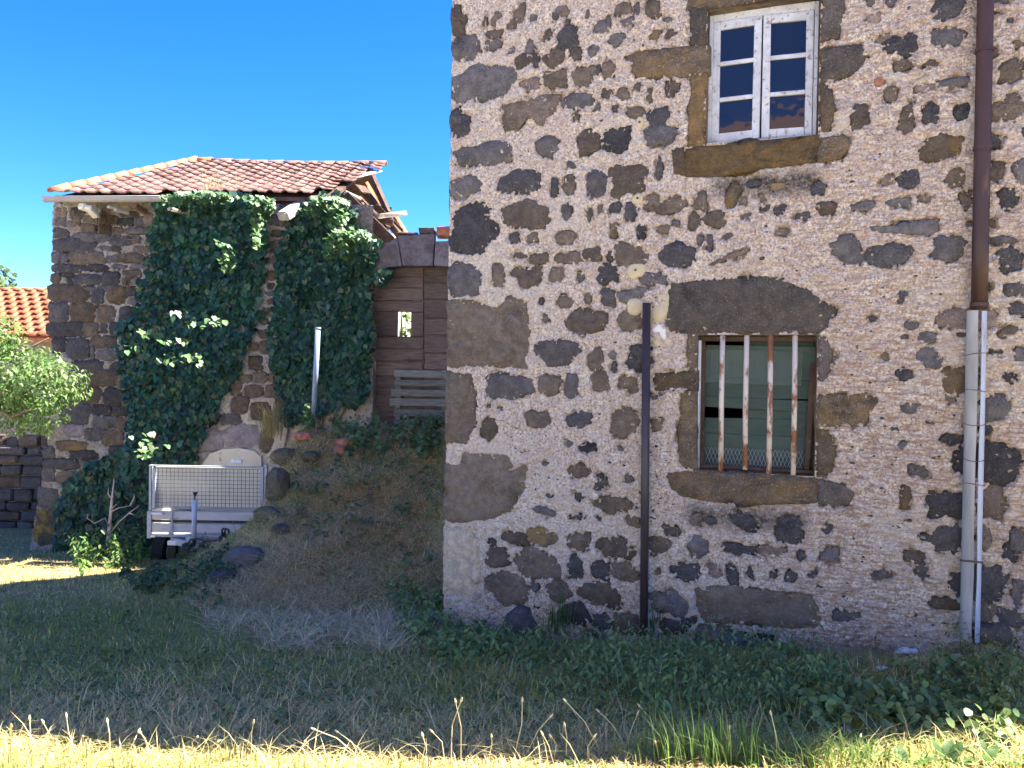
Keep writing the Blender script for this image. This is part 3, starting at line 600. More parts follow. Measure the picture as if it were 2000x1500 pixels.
# ---- upper window: two white casements, three panes each
cu, cz = (up_u0+up_u1)/2, (up_z0+up_z1)/2; ww, hh = up_u1-up_u0, up_z1-up_z0
fr = MB(); t = .028
fr.box((up_u0+t/2+.004, .12, cz), (t, .07, hh), None, .004, .002); fr.box((up_u1-t/2-.004, .12, cz), (t, .07, hh), None, .004, .002)
fr.box((cu, .12, up_z1-.03), (ww-.06, .07, .06), None, .004, .002); fr.box((cu, .12, up_z0+.018), (ww-.06, .08, .035), None, .004, .002)
uw = fr.build("casement_window", MAT['white_paint'], house)
zA, zB = up_z0+.037, up_z1-.062
def casement(hx, sgn, wd, ang):
    """hinged at hx, swinging out a little by ang"""
    H = zB-zA; st = .052; ras = .06
    piv = Matrix.Rotation(ang, 4, 'Z'); loc = (hx, .105, zA)
    m = MB()
    for x in (st/2, wd-st/2): m.box((sgn*x, 0, H/2), (st, .04, H), None, .005, .0025)
    m.box((sgn*wd/2, 0, ras/2), (wd-2*st, .036, ras), None, .004, .002); m.box((sgn*wd/2, 0, H-ras/2), (wd-2*st, .036, ras), None, .004, .002)
    iw = wd-2*st; gap = .03; ph = (H-2*ras-2*gap)/3
    for j in (1, 2): m.box((sgn*wd/2, -.002, ras+j*ph+(j-.5)*gap), (iw, .03, gap), None, .004, .002)
    o = m.build("casement", MAT['white_paint'], uw, loc, (0, 0, ang))
    for j in range(3):
        g = MB(); g.box((0, 0, 0), (iw+.008, .004, ph+.008))
        ctr = piv @ Vector((sgn*wd/2, .004, ras+ph*(j+.5)+gap*j))
        g.build("pane", MAT['glass'], uw, Vector(loc)+ctr, (random.uniform(-.012, .012), 0, ang+random.uniform(-.012, .012)))
half = (ww-2*t-.016)/2
casement(up_u0+t+.006, 1, half-.004, R(-3.5)); casement(up_u1-t-.006, -1, half-.002, R(3.0))

# ---- rusty downpipe, and the split grey pipe below it
c0 = fac(1926, -80, -.07); c1 = fac(1912, 604, -.07)
dp = MB(); du = lambda z: c1[0]+(c0[0]-c1[0])*(z-c1[1])/(c0[1]-c1[1])
dp.tube([(du(z), -.075, z) for z in np.linspace(c1[1], 5.7, 9)], .049, 14)
pipe = dp.build("downpipe", MAT['rust_pipe'], house, smooth=True)
for y in (100, 290, 595):
    z = fac(1915, y, -.07)[1]; m = MB(); m.tube([(du(z), -.075, z-.012), (du(z), -.075, z+.012)], .056, 14); m.box((du(z), -.02, z), (.03, .09, .012)); m.build("collar", MAT['rust_pipe'], pipe)
e0 = fac(1908, 606, -.07); e1 = fac(1894, 1235, -.07)
def eu(z): return e1[0]+(e0[0]-e1[0])*(z-e1[1])/(e0[1]-e1[1])
m = MB(); zz_ = np.linspace(e1[1]-.05, e0[1]-.004, 8)
m.tube([(eu(z), -.075, z) for z in zz_], .054, 10, False, (R(-70), R(95))); me = m.mesh("split_pipe_half", True)
def shell(a0, a1, r, mt, nm, jag, dz=0.0, off=0.0):
    m = MB(); V = []; n = 8; zs2 = np.linspace(e1[1]-.05, e0[1]-.004-dz, 26)
    for ro in (r, r-.006):
        for z in zs2:
            j = .10*(vnoise(z*3, 3, 77)-.5)*2*jag + .06*(vnoise(z*11, 5, 78)-.5)
            for kk in range(n+1):
                a = a0+(a1-a0)*kk/n
                if jag > 0 and kk == n: a += j
                if jag < 0 and kk == 0: a -= j
                V.append((eu(z)+ro*math.sin(a)+off, -.075-ro*math.cos(a), z))
    L = len(zs2)*(n+1); F = []
    for i in range(len(zs2)-1):
        for kk in range(n):
            b = i*(n+1)+kk; F.append((b, b+1, b+n+2, b+n+1)); F.append((L+b, L+b+n+1, L+b+n+2, L+b+1))
        for kk in (0, n):
            b = i*(n+1)+kk; F.append((b, b+n+1, L+b+n+1, L+b))
    m.add(V, F); return m.build(nm, mt, house, smooth=True)
sp = shell(R(-115), R(6), .053, MAT['pipe_grey'], "split_pipe", 1.0, 0, -.006)
shell(R(16), R(115), .053, MAT['zinc'], "split_pipe", -1.0, .004, .004)["label"] = "bluish grey painted half of the split lower pipe"
for y in (692, 763, 828, 897, 945, 1095):
    z = fac(1900, y, -.07)[1]; m = MB(); r = .0585 if y != 1095 else .062
    m.tube([(eu(z)+r*math.sin(a), -.075-r*math.cos(a), z+.008*math.sin(a*1.3+y)) for a in np.linspace(R(-125), R(125), 14)], .0025 if y != 1095 else .006, 6)
    m.build("wire_tie", MAT['iron'], sp)
# ---- old pipe-clamp holes plugged with filler, lime patches
for x, y, wd, hg, mt in ((1250, 240, 16, 22, 'foam'), (1257, 91, 13, 14, 'foam'), (1246, 388, 22, 20, 'foam'), (1242, 528, 34, 32, 'foam'), (1290, 600, 36, 60, 'foam'), (1240, 600, 34, 36, 'foam'), (1283, 652, 30, 40, 'lime'), (1292, 668, 38, 24, 'foam')):
    c = fac(x, y); s1 = (fac(x+wd/2, y)[0]-c[0])*2; s2 = (fac(x, y-hg/2)[1]-c[1])*2
    a, rad = radial(s1, s2, 14, 2.2, .2, int(x+y)); me = stone_mesh(a, rad, 0, .008, .006, .04, 1.12)
    o = link("filler_patch", me, MAT[mt], house, (c[0], 0, c[1]))
    if mt == 'foam' and y in (240, 91, 388, 528): 
        m = MB(); m.tube([(0, -.026, 0), (0, -.02, 0)], .009, 8); m.build("plug_hole_shade", MAT['black'], o)  # black disc painted in for the shade inside the hole
# air vent under the big base stone; black block paints its inner shade
v0 = fac(1440, 1236); v1 = fac(1512, 1236); m = MB(); m.box(((v0[0]+v1[0])/2, .0, v0[1]), (v1[0]-v0[0], .05, .045)); m.build("air_vent_shade", MAT['black'], house)
for x, y, wd, hg, kd in ((1452, 1262, 110, 40, 'g'), (1012, 1232, 66, 74, 'g'), (1935, 1240, 78, 44, 'b'), (1390, 1246, 60, 36, 'b')):
    c = fac(x, y, -.05); s1 = abs(fac(x+wd/2, y)[0]-fac(x, y)[0])*2; s2 = abs(fac(x, y-hg/2)[1]-fac(x, y)[1])*2
    a, rad = radial(s1, s2, 16, 2.5, .14, int(x)); me = stone_mesh(a, rad, 0, .05, .05, .06, 1.08, None, .1)
    link("base_stone", me, STONE[kd], house, (c[0], -.02, c[1]))
# ---- brown pole standing against the wall
p0 = fac(1258, 1232, -.11); p1 = fac(1263, 592, -.05)
pole = MB(); A = CORNER+FX*p0[0]-FV*.11; B = CORNER+FX*p1[0]-FV*.05
pole.tube([(0, 0, -.25), (B[0]-A[0], B[1]-A[1], p1[1]-p0[1])], .031, 14)
po = pole.build("metal_pole", MAT['pole'], None, (A[0], A[1], p0[1]), smooth=True)
tag(po, "thin dark brown metal pole standing upright against the roughcast wall", "pole")
# ------------------------------------------------------------------ house across the lane (behind the camera, seen in the window panes)
oc = CORNER + FX*1.2 - FV*10.6
opp = empty("lane_house", (oc[0], oc[1], 0), -FA)
tag(opp, "pale plastered house across the lane mirrored in the upper window panes", "house")
m = MB(); m.box((0, -3, 3.0), (15, 6, 6.4)); wl = m.build("wall", MAT['plaster_pale'], opp)
m = MB(); slab(m, [(-7.9, .5, 6.1), (7.9, .5, 6.1), (7.9, -3, 7.9), (-7.9, -3, 7.9)], .15); slab(m, [(-7.9, -3.001, 7.899), (7.9, -3.001, 7.899), (7.9, -6.5, 6.1), (-7.9, -6.5, 6.1)], .15)
m.build("roof", MAT['tile_old'], opp)
for x in (-5.2, -2.0, 1.6, 4.8):
    for z in (1.5, 4.3):
        m = MB(); m.box((0, .02, 0), (.95, .08, 1.35)); wd_ = m.build("window", MAT['white_paint'], opp, (x, 0, z))
        m = MB(); m.box((0, .065, 0), (.80, .02, 1.2)); m.build("pane", MAT['glass'], wd_)
        for s_ in (-1, 1):
            m = MB(); m.box((s_*.72, .03, 0), (.46, .05, 1.38), None, .01)
            for q in np.linspace(-.6, .6, 9): m.box((s_*.72, .06, q), (.36, .02, .05))
            m.build("shutter", MAT['shutter'], wd_)

# ------------------------------------------------------------------ ivy-covered barn
barn = empty("stone_barn", (0, LWY, 0))
tag(barn, "low barn of dark stones with tiled hip roof collapsing at its right end", "barn")
XL, ZE = lw(104, 404)
us2 = dense(XL-.6, -1.98, XL-.6, -1.98, .016, .3); zs2 = dense(-1.35, 3.86, -1.35, 3.86, .016, .3)
BW = Wall(us2, zs2, 1.3, 12)
def zr(x0, y0, s, L, kinds="gkbgb"):
    return [((x0+a/s+x0+c/s)/2, (y0+b/s+y0+d/s)/2, (c-a)/s, (d-b)/s, (r[0] if r else None)) for a, b, c, d, *r in L]
BS = zr(60, 380, 5.77, [(290,150,410,250,'p'),(460,150,610,260,'k'),(290,260,400,350),(400,300,500,350),(480,240,560,340),(590,240,730,310),(740,230,960,330,'b'),(980,270,1150,350,'k'),(1020,190,1220,260),(1160,250,1270,350),(1280,220,1380,350,'p'),(260,380,420,480,'k'),(570,330,730,430,'b'),(760,340,900,440,'b'),(910,370,1030,450),(1060,370,1380,440),(480,430,870,530),(250,500,690,640),(900,470,1130,570),(1140,470,1240,550),(1300,490,1400,560),(790,580,910,630),(910,580,1030,640),(1180,580,1330,670,'b'),(240,650,335,760),(345,660,410,770),(440,645,830,780,'b'),(860,690,970,755),(980,665,1260,760,'b'),(1290,680,1370,760),(240,790,575,880,'k'),(590,790,870,870),(930,790,1085,840),(1130,785,1330,840),(225,890,330,1000),(360,880,480,920,'k'),(410,930,480,1010,'k'),(490,900,800,1015,'k'),(810,875,1000,1030,'k'),(1060,850,1250,940,'b'),(1030,940,1110,1010),(1180,950,1240,1010,'o'),(220,1010,650,1200,'b'),(620,1035,740,1085),(770,1030,910,1085),(690,1075,820,1240,'k'),(860,1040,1060,1220,'o'),(1070,1035,1180,1140),(1110,1160,1220,1240),(215,1215,420,1420,'g'),(445,1220,720,1430,'o'),(755,1250,950,1440,'o'),(1000,1270,1150,1400)])
BS += zr(0, 600, 2.83, [(270,85,450,160),(455,90,545,160,'b'),(555,90,590,145),(610,85,670,155),(370,175,495,280,'k'),(290,170,360,250,'k'),(500,160,640,225,'b'),(500,215,520,285),(540,235,660,290),(400,295,560,350),(610,305,690,365),(480,350,640,430),(390,340,475,415),(650,370,720,460,'b'),(375,430,545,530,'b'),(575,450,680,545),(680,470,740,550,'b'),(345,535,495,640),(510,540,610,590),(620,550,720,600),(515,600,640,670),(640,605,740,680,'b'),(360,650,470,710,'v'),(470,670,580,735),(580,680,690,760,'b'),(240,770,300,830),(320,740,470,790,'o'),(380,790,525,840),(600,770,700,840),(250,840,430,895),(440,850,510,880),(230,890,300,960),(320,910,420,980),(215,1000,320,1110),(200,1120,310,1300,'y')])
BS += zr(480, 380, 5.77, [(240,230,375,340),(380,250,470,350,'p'),(290,400,400,465),(430,400,560,480,'b'),(250,525,480,600,'b'),(270,610,340,660),(500,500,600,560),(240,1000,310,1060),(230,1090,310,1140),(245,1170,330,1235,'b'),(180,1280,330,1350,'b'),(160,1390,240,1460,'b'),(300,1370,340,1440),(380,110,500,190),(500,590,590,680),(250,700,380,780),(240,860,330,960,'o')])
BS += zr(450, 560, 4.41, [(240,370,305,445,'b'),(255,470,360,580,'b'),(160,490,240,550,'b'),(155,600,275,715,'b'),(60,760,180,825,'b'),(200,735,315,820,'b'),(335,745,440,810,'o'),(0,820,100,930,'b'),(130,845,270,950,'b'),(300,850,410,950,'b'),(5,950,150,1085,'b'),(180,1010,355,1140,'b'),(395,940,520,1130,'o'),(-100,1095,80,1190,'g')])
BS += zr(380, 700, 5, [(0,680,275,890,'v'),(285,665,625,865,'v'),(60,570,230,670,'v'),(640,700,760,900,'b')])
bstones = []
for x, y, ww_, hh_, kd in BS:
    c = np.array(lw(x, y)); sc = LWY/FPX
    a, rad = radial(ww_*sc*1.06, hh_*sc*1.06, 16, 5.0, .07, int(x*3+y*11)); BW.cut(c, a, rad, 0, .8)
    bstones.append((c, a, rad, kd or random.choice("ggkb")))
bU, bZ = BW.U, BW.Z
# the cellar arch filled with cream plaster behind the trailer
ax0, az1 = lw(398, 874); ax1, az0 = lw(510, 1050)
def xleft(z): return XL - .05*sstep(2.5, .5, z) - .26*sstep(.6, -1.3, z)
bme = BW.mesh("front_wall", depth=-.05, keep=lambda c: (c[:, 0] > xleft(c[:, 2])+.02*(vnoise(c[:, 2]*9, 1, 4)-.5)) & (c[:, 2] < 3.84))
fattr(bme, "pale", np.clip(.75*sstep(-4.2, -3.4, bU)*sstep(1.6, .6, bZ) + .25*sstep(.55, .75, fbm(bU*2, bZ*2, 90)), 0, 1).ravel())
bfront = link("front_wall", bme, MGREY, barn)
for c, a, rad, kd in bstones:
    mr = float(rad.mean()); corner = c[0]-rad.max() < xleft(c[1])+.08
    me = stone_mesh(a, rad, 0, face=.004, dome=min(.014, mr*.10), depth=.35 if corner else .1, grow=1.14, rough=.12)
    link("stone", me, STONE[kd], bfront, (c[0], 0, c[1]))
m = MB(); m.prism([lw(*p) for p in ((398, 1060), (398, 905), (412, 886), (436, 877), (470, 875), (498, 880), (512, 892), (514, 1060))], -.045, .03)
inf = m.build("arch_infill", MAT['render_cream'], barn)
# other walls of the barn
m = MB(); P = [(xleft(z)+.06, z) for z in (3.83, .6, -.4, -1.4)]
m.add([(p[0], .06, p[1]) for p in P]+[(p[0]+.05, 4.6, p[1]) for p in P], [(0, 1, 5, 4), (1, 2, 6, 5), (2, 3, 7, 6)])
m.box((-4.2, 4.7, 1.2), (4.6, .3, 5.3)); m.build("side_wall", MGREY, barn)
m = MB(); m.add([(-2.02, .08, -1.3), (-2.02, 4.6, -1.3), (-2.02, 4.6, 3.2), (-2.02, 2.6, 3.9), (-2.02, .5, 3.3), (-2.02, .08, 3.0), (-2.25, .08, -1.3), (-2.25, 4.6, -1.3), (-2.25, 4.6, 3.2), (-2.25, 2.6, 3.9), (-2.25, .5, 3.3), (-2.25, .08, 3.0)],
      [(0, 1, 2, 3, 4, 5), (11, 10, 9, 8, 7, 6), (5, 4, 10, 11), (4, 3, 9, 10), (3, 2, 8, 9), (0, 5, 11, 6), (1, 7, 8, 2)])
m.build("gable_wall", MAT['render_cream'], barn)
# ---- roof: deck, tiles in rows, ridge and hip tiles
E0 = np.array([0, -.22, 3.86]); RG = np.array([0, 2.35, 5.0]); RXL = atY(381, 318, LWY+2.35)[0]; RXR = atY(735, 322, LWY+2.35)[0]; EXL = XL+.14
deck = MB()
slab(deck, [(EXL, E0[1], E0[2]-.03), (-4.95, E0[1], E0[2]-.03), (-4.93, -.02, E0[2]+.06), (-2.55, -.02, E0[2]+.06), (-2.5, 1.3, 4.5), (RXR-.05, RG[1], RG[2]-.04), (RXL, RG[1], RG[2]-.04)], .05)
slab(deck, [(RXL, RG[1]+.01, RG[2]-.045), (RXR-.05, RG[1]+.01, RG[2]-.045), (RXR-.05, 4.9, 3.86), (EXL, 4.9, 3.86)], .05)
slab(deck, [(EXL-.005, E0[1], E0[2]-.035), (RXL-.005, RG[1], RG[2]-.045), (EXL-.005, 4.9, 3.855)], .05)
roof = deck.build("roof", MAT['wood_beam'], barn)
sl_ = RG-E0; SL = float(np.linalg.norm(sl_)); sd = sl_/SL; ang = math.atan2(sl_[2], sl_[1])
def tile_mesh(wd, ln, th, roll):
    V = []; prof = []
    for i in range(9):
        t = i/8; prof.append((t*wd-wd/2, roll*max(0, math.sin(t*math.pi*2.0))**1.0 + .006*math.sin(t*math.pi)))
    for dz in (0, -th):
        for yy, lift in ((-ln/2, .022), (ln/2, 0)):
            for x, h in prof: V.append((x, yy, h+dz+lift))
    F = []; n = 9
    for i in range(8):
        F.append((i, i+1, n+i+1, n+i)); F.append((2*n+i, 3*n+i, 3*n+i+1, 2*n+i+1)); F.append((i, 2*n+i, 2*n+i+1, i+1))
    F += [(0, n, 3*n, 2*n), (n-1, 3*n-1, 4*n-1, 2*n-1)]
    me = bpy.data.meshes.new("tile"); me.from_pydata(V, [], F)
    for p in me.polygons: p.use_smooth = True
    return me
TW, NR = .205, 12; pitch = SL/NR
tm = tile_mesh(TW*1.03, pitch*1.25, .016, .028); tm.materials.append(MAT['tile_old'])
ends = [-2.62, -2.78, -2.72, -2.58, -2.62, -2.45, -2.42, -2.5, -2.35, -2.38, -2.3, -2.28]
cnt = 0
for r_ in range(NR):
    t = (r_+.5)/NR; c = E0+sl_*t; xh = EXL+(RXL-EXL)*t
    for j in range(24):
        x = -6.62+j*TW
        if x < xh+.02 or x > ends[r_] or (r_ == 0 and x > -4.95): continue
        sag = -.035*math.sin((x+6.6)/4.4*math.pi)*math.sin(t*math.pi)
        ed = x > ends[r_]-.35
        link("tile", tm, None, roof, (x, c[1], c[2]+.035+sag+random.uniform(-.004, .004)), (ang+random.uniform(-.02, .02)+(random.uniform(-.1, .06) if ed else 0), random.uniform(-.02, .02)+(random.uniform(-.1, .1) if ed else 0), random.uniform(-.015, .015)+(random.uniform(-.12, .12) if ed else 0))); cnt += 1
def half_round(r1, r2, ln, n=8):
    V = []; F = []
    for q, (rr, x) in enumerate(((r1, 0), (r2, ln))):
        for off in (0, -.014):
            for i in range(n+1):
                a = math.pi*i/n; V.append((x, (rr+off)*math.cos(a), (rr+off)*math.sin(a)))
    m_ = n+1
    for i in range(n): F += [(i, i+1, 2*m_+i+1, 2*m_+i), (m_+i, 3*m_+i, 3*m_+i+1, m_+i+1), (i, m_+i, m_+i+1, i+1), (2*m_+i, 2*m_+i+1, 3*m_+i+1, 3*m_+i)]
    me = bpy.data.meshes.new("half_round_tile"); me.from_pydata(V, [], F)
    for p in me.polygons: p.use_smooth = True
    return me
hip_me = half_round(.062, .075, .30); hip_me.materials.append(MAT['tile_new']); rid_me = half_round(.06, .072, .34); rid_me.materials.append(MAT['tile_old'])
a_ = np.array([EXL-.03, E0[1]-.03, E0[2]+.03]); b_ = np.array([RXL, RG[1], RG[2]+.04]); L_ = np.linalg.norm(b_-a_); dr = Vector((b_-a_)/L_)
nH = 11
for i in range(nH):
    p = a_+(b_-a_)*(i/nH); q = dr.to_track_quat('X', 'Z').to_euler(); link("hip_tile", hip_me, None, roof, p, q)
xr = RXL
while xr < RXR-.1:
    link("ridge_tile", rid_me if random.random() < .75 else hip_me, None, roof, (xr, RG[1], RG[2]+.03-.03*math.sin((xr-RXL)/(RXR-RXL)*math.pi)), (random.uniform(-.05, .05), random.uniform(-.03, .03), random.uniform(-.04, .04))); xr += .29
# gutter with its strip of old render, corbels and rafter ends
m = MB(); g1 = lw(318, 396, LWY-.3)
m.tube([(EXL-.06, -.33, ZE+.05), (g1[0], -.33, ZE+.085)], .062, 8, False, (R(90), R(270))); m.tube([(EXL-.06, -.392, ZE+.052), (g1[0], -.392, ZE+.088)], .008, 6); m.tube([(EXL-.06, -.268, ZE+.052), (g1[0], -.268, ZE+.088)], .008, 6)
m.build("gutter", MAT['gutter'], barn, smooth=True)
m = MB(); m.box(((EXL+g1[0])/2, -.18, ZE+.10), (g1[0]-EXL, .06, .05), Euler((0, -.012, 0)), .006); m.build("fascia_board", MAT['wood_pale'], barn)
for xa, ya, xb, yb, mt, th in ((158, 402, 186, 412, 'lime', .11), (172, 404, 182, 420, 'lime', .1), (212, 404, 246, 409, 'wood_pale', .06), (226, 410, 244, 414, 'wood_pale', .06), (262, 402, 278, 412, 'wood_beam', .09), (330, 408, 352, 412, 'wood_pale', .06)):
    A0 = atY(xa, ya, LWY-.26); B0 = atY(xb, yb, LWY-.16); m = MB(); m.beam((A0[0], -.28, A0[2]), (B0[0], -.06, B0[2]), th, th*.7, .012, jit=.008); m.build("rafter_end", MAT[mt], barn)
A0 = atY(552, 424, LWY-.32); B0 = atY(586, 398, LWY); m = MB(); m.beam((A0[0], -.34, A0[2]), (B0[0], .12, B0[2]+.03), .15, .13, .02, jit=.012); m.build("rafter_end", MAT['wood_pale'], barn)
# collapsed timbers at the right end
def tb(x0, y0, Y0, x1, y1, Y1, w1, h1, mt='wood_beam', nm="broken_beam"):
    a = atY(x0, y0, LWY+Y0); b = atY(x1, y1, LWY+Y1); m = MB(); m.beam((a[0], Y0, a[2]), (b[0], Y1, b[2]), w1, h1, .01, jit=.008); return m.build(nm, MAT[mt], barn)
tb(727, 344, 1.6, 760, 418, 1.1, .075, .08); tb(672, 384, .1, 764, 474, .25, .15, .16); tb(735, 423, .35, 791, 417, .7, .10, .07, 'wood_pale')
tb(700, 388, .9, 756, 448, .7, .10, .11); tb(672, 376, .2, 705, 392, .3, .12, .05, 'wood_pale'); tb(690, 400, 1.2, 765, 412, 1.3, .12, .10)
tb(684, 432, .6, 745, 428, .8, .07, .07); tb(676, 400, .05, 690, 442, .1, .05, .03, 'wood_pale'); tb(752, 425, 1.0, 782, 462, .9, .10, .10); tb(712, 372, 1.5, 772, 445, 1.2, .08, .09)
tb(706, 396, .5, 742, 470, .35, .06, .05); tb(735, 400, .9, 786, 452, 1.0, .07, .05); tb(700, 412, .4, 768, 436, .5, .05, .09); tb(742, 436, .5, 762, 474, .4, .11, .03, 'wood_pale')
tb(668, 352, 1.0, 738, 334, 2.1, .16, .025, 'lime', "broken_tile_slab"); tb(702, 362, 1.1, 716, 378, 1.0, .2, .03, 'wood_beam', "broken_tile_slab")
for i in range(5):
    p = atY(766+i*5.5, 418+i*9, LWY+1.5); link("hip_tile", hip_me, None, barn, (p[0], 1.5, p[2]), (0, R(62), R(20)))
for i in range(3):
    p = atY(712+i*4, 358+i*9, LWY+1.7); link("hip_tile", hip_me, None, barn, (p[0], 1.7, p[2]), (0, R(60), R(20)))
# ---- door wall with flat stone arch
DW = {'v1': [(722, 545), (731, 476), (761, 474), (776, 463), (785, 519), (753, 523), (738, 528)], 'v2': [(777, 461), (849, 457), (845, 519), (787, 519)], 'v3': [(851, 472), (905, 470), (905, 522), (848, 519)], 'v4': [(907, 470), (962, 470), (962, 524), (907, 523)]}
for P in DW.values():
    m = MB(); m.prism([lw(*p) for p in P], -.03+random.uniform(0, .012), .28); link("arch_stone", m.mesh("arch_stone"), STONE['v'], barn)
for x0, x1, y0, y1, kd in ((818, 849, 444, 456, 'g'), (853, 884, 442, 462, 'e'), (776, 816, 453, 459, 'p'), (886, 930, 440, 463, 'g')):
    a = lw(x0, y0); b = lw(x1, y1); m = MB(); m.box(((a[0]+b[0])/2, .10, (a[1]+b[1])/2), (b[0]-a[0], .25, a[1]-b[1]), None, .01, .006); m.build("brick", STONE[kd], barn)
m = MB(); a = lw(905, 540); m.box((.12, .15, 1.06), (1.6, .3, 3.9)); m.box((-1.99, .16, .7), (.10, .30, 3.0)); m.build("door_wall", MGREY, barn)
DY = .26
door = MB(); a = lw(722, 700, LWY+DY); b = lw(905, 700, LWY+DY)
for x in (735, 821, 836, 895): 
    q = lw(x, 700, LWY+DY); door.box((q[0], DY+.06, .9), (.09, .04, 2.4))
for x0, x1, y0, y1 in ((716, 905, 516, 609), (716, 777, 609, 658), (803, 905, 609, 658), (716, 905, 658, 852)):  # backing panels added to stop sunlight leaking between the planks
    q0 = lw(x0, y0, LWY+DY); q1 = lw(x1, y1, LWY+DY); door.box(((q0[0]+q1[0])/2, DY+.03, (q0[1]+q1[1])/2), (q1[0]-q0[0], .02, q0[1]-q1[1]+.03))
dr_ = door.build("barn_door", MAT['wood_door'], barn)
def plank(x0, x1, y0, y1, mt='wood_door', dy=0.0, tilt=0.0, nm="plank"):
    a = lw(x0, y0, LWY+DY+dy); b = lw(x1, y1, LWY+DY+dy); m = MB(); m.box((0, 0, 0), (b[0]-a[0]-.005, .028, a[1]-b[1]-.006), Euler((0, tilt, 0)), .004, .002)
    return m.build(nm, MAT[mt], dr_ if nm == "plank" else None, ((a[0]+b[0])/2, DY+dy, (a[1]+b[1])/2))
ly = [518, 540, 562, 588, 610, 657, 682, 706, 735, 770, 815, 850]
for i in range(len(ly)-1):
    if ly[i] == 610:
        plank(718, 777, 610, 657); plank(803, 827, 610, 657)
    else: plank(718, 827, ly[i], ly[i+1], dy=random.uniform(-.004, .004))
ry = [518, 552, 585, 622, 655, 690, 723, 760, 800, 850]
for i in range(len(ry)-1): plank(829, 905, ry[i], ry[i+1], dy=random.uniform(-.004, .004))
m = MB()
for x in (785, 793): q0 = lw(x, 608, LWY+DY); q1 = lw(x, 660, LWY+DY); m.box((q0[0], DY-.02, (q0[1]+q1[1])/2), (.012, .012, q0[1]-q1[1]))
m.build("grille_bar", MAT['iron'], dr_)
m = MB(); q0 = lw(788, 703, LWY+DY); q1 = lw(826, 703, LWY+DY); m.tube([(q0[0], DY-.03, q0[1]), (q1[0], DY-.03, q1[1])], .008, 6); m.box((q0[0]+.08, DY-.022, q0[1]), (.03, .02, .05)); m.box((q1[0], DY-.022, q1[1]-.03), (.03, .02, .16)); m.build("latch", MAT['iron'], dr_)
pal = empty("slatted_board", (*lw(820, 815, LWY+DY-.12)[:1], LWY+DY-.12, lw(820, 815, LWY+DY-.12)[1]))
tag(pal, "grey weathered slatted panel leaning at the foot of the barn door", "slatted panel")
for x0, x1, y0, y1 in ((770, 880, 722, 739), (771, 880, 741, 756), (764, 880, 759, 776), (761, 880, 777, 795), (770, 880, 798, 815), (770, 880, 818, 834)):
    a = atY(x0, y0, LWY+DY-.1); b = atY(x1, y1, LWY+DY-.1); m = MB(); m.box((0, 0, 0), (b[0]-a[0], .022, a[2]-b[2]-.012), Euler((R(4), random.uniform(-.006, .006), 0)), .003, .002)
    m.build("slat", MAT['wood_grey'], pal, ((a[0]+b[0])/2-pal.location.x, .02, (a[2]+b[2])/2-pal.location.z))
for x in (778, 868): 
    a = atY(x, 722, LWY+DY-.08); b = atY(x, 834, LWY+DY-.08); m = MB(); m.box((a[0]-pal.location.x, .05, (a[2]+b[2])/2-pal.location.z), (.07, .03, a[2]-b[2])); m.build("batten", MAT['wood_grey'], pal)

# ------------------------------------------------------------------ trailer
TY = 9.3
g0 = atY(404, 1052, TY); tr = empty("utility_trailer", (g0[0], TY, float(gz(g0[0], TY))))
tag(tr, "grey car trailer with wire mesh sides parked beside the earth ramp", "trailer")
def tl(x, y, Y=TY): p = atY(x, y, Y); return p[0]-tr.location.x, Y-TY, p[2]-tr.location.z
def tbx(x0, y0, x1, y1, dy, th, nm, mt, par=tr, Y=TY, bev=.003):
    a = tl(x0, y0, Y); b = tl(x1, y1, Y); m = MB(); m.box(((a[0]+b[0])/2, (Y-TY)+dy+th/2, (a[2]+b[2])/2), (abs(b[0]-a[0]), th, abs(a[2]-b[2])), None, bev); return m.build(nm, MAT[mt], par)
tbx(293, 998, 517, 1018, 0, .025, "board", 'board_alu'); tbx(292, 1022, 516, 1043, 0, .025, "board", 'board_alu'); tbx(294, 1016, 516, 1024, .02, .02, "gap_shade", 'black')  # black strip painted in for the shade between the two boards
tbx(288, 1043, 517, 1051, -.012, .05, "bottom_rail", 'alu'); tbx(288, 998, 296, 1051, -.014, .05, "corner_post", 'alu'); tbx(512, 998, 519, 1051, -.014, .05, "corner_post", 'alu')
tbx(291, 908, 521, 914, -.006, .035, "mesh_frame", 'alu'); tbx(296, 991, 516, 996, -.006, .035, "mesh_frame", 'alu'); tbx(298, 914, 303, 992, -.006, .035, "mesh_frame", 'alu'); tbx(509, 914, 514, 992, -.006, .035, "mesh_frame", 'alu')
tbx(291, 908, 295, 998, .0, .05, "corner_post", 'alu'); tbx(516, 908, 521, 998, .0, .05, "corner_post", 'alu')
A0 = tl(302, 914); B0 = tl(510, 992); m = MB()
for x in np.linspace(A0[0], B0[0], 28): m.tube([(x, -.002, B0[2]), (x, -.002, A0[2])], .0028, 5, False)
for z in np.linspace(B0[2], A0[2], 11): m.tube([(A0[0], -.004, z), (B0[0], -.004, z)], .0028, 5, False)
tag(m.build("wire_mesh", MAT['wire'], tr), kind="stuff")
tbx(299, 912, 512, 995, .06, .014, "plywood_sheet", 'plywood')
LEN = 1.15
for s_, (xa, xb) in ((-1, (291, 294)), (1, (517, 520))):
    a = tl(xa, 998); b = tl(xb, 1048); top = tl(xa, 909)
    m = MB(); m.box((a[0], LEN/2+.05, (a[2]+b[2])/2), (.025, LEN, a[2]-b[2])); m.build("side_board", MAT['board_alu'], tr)
a = tl(292, 1046); b = tl(516, 1046); m = MB(); m.box(((a[0]+b[0])/2, LEN/2, a[2]), (b[0]-a[0], LEN, .03)); m.build("floor", MAT['board_alu'], tr)
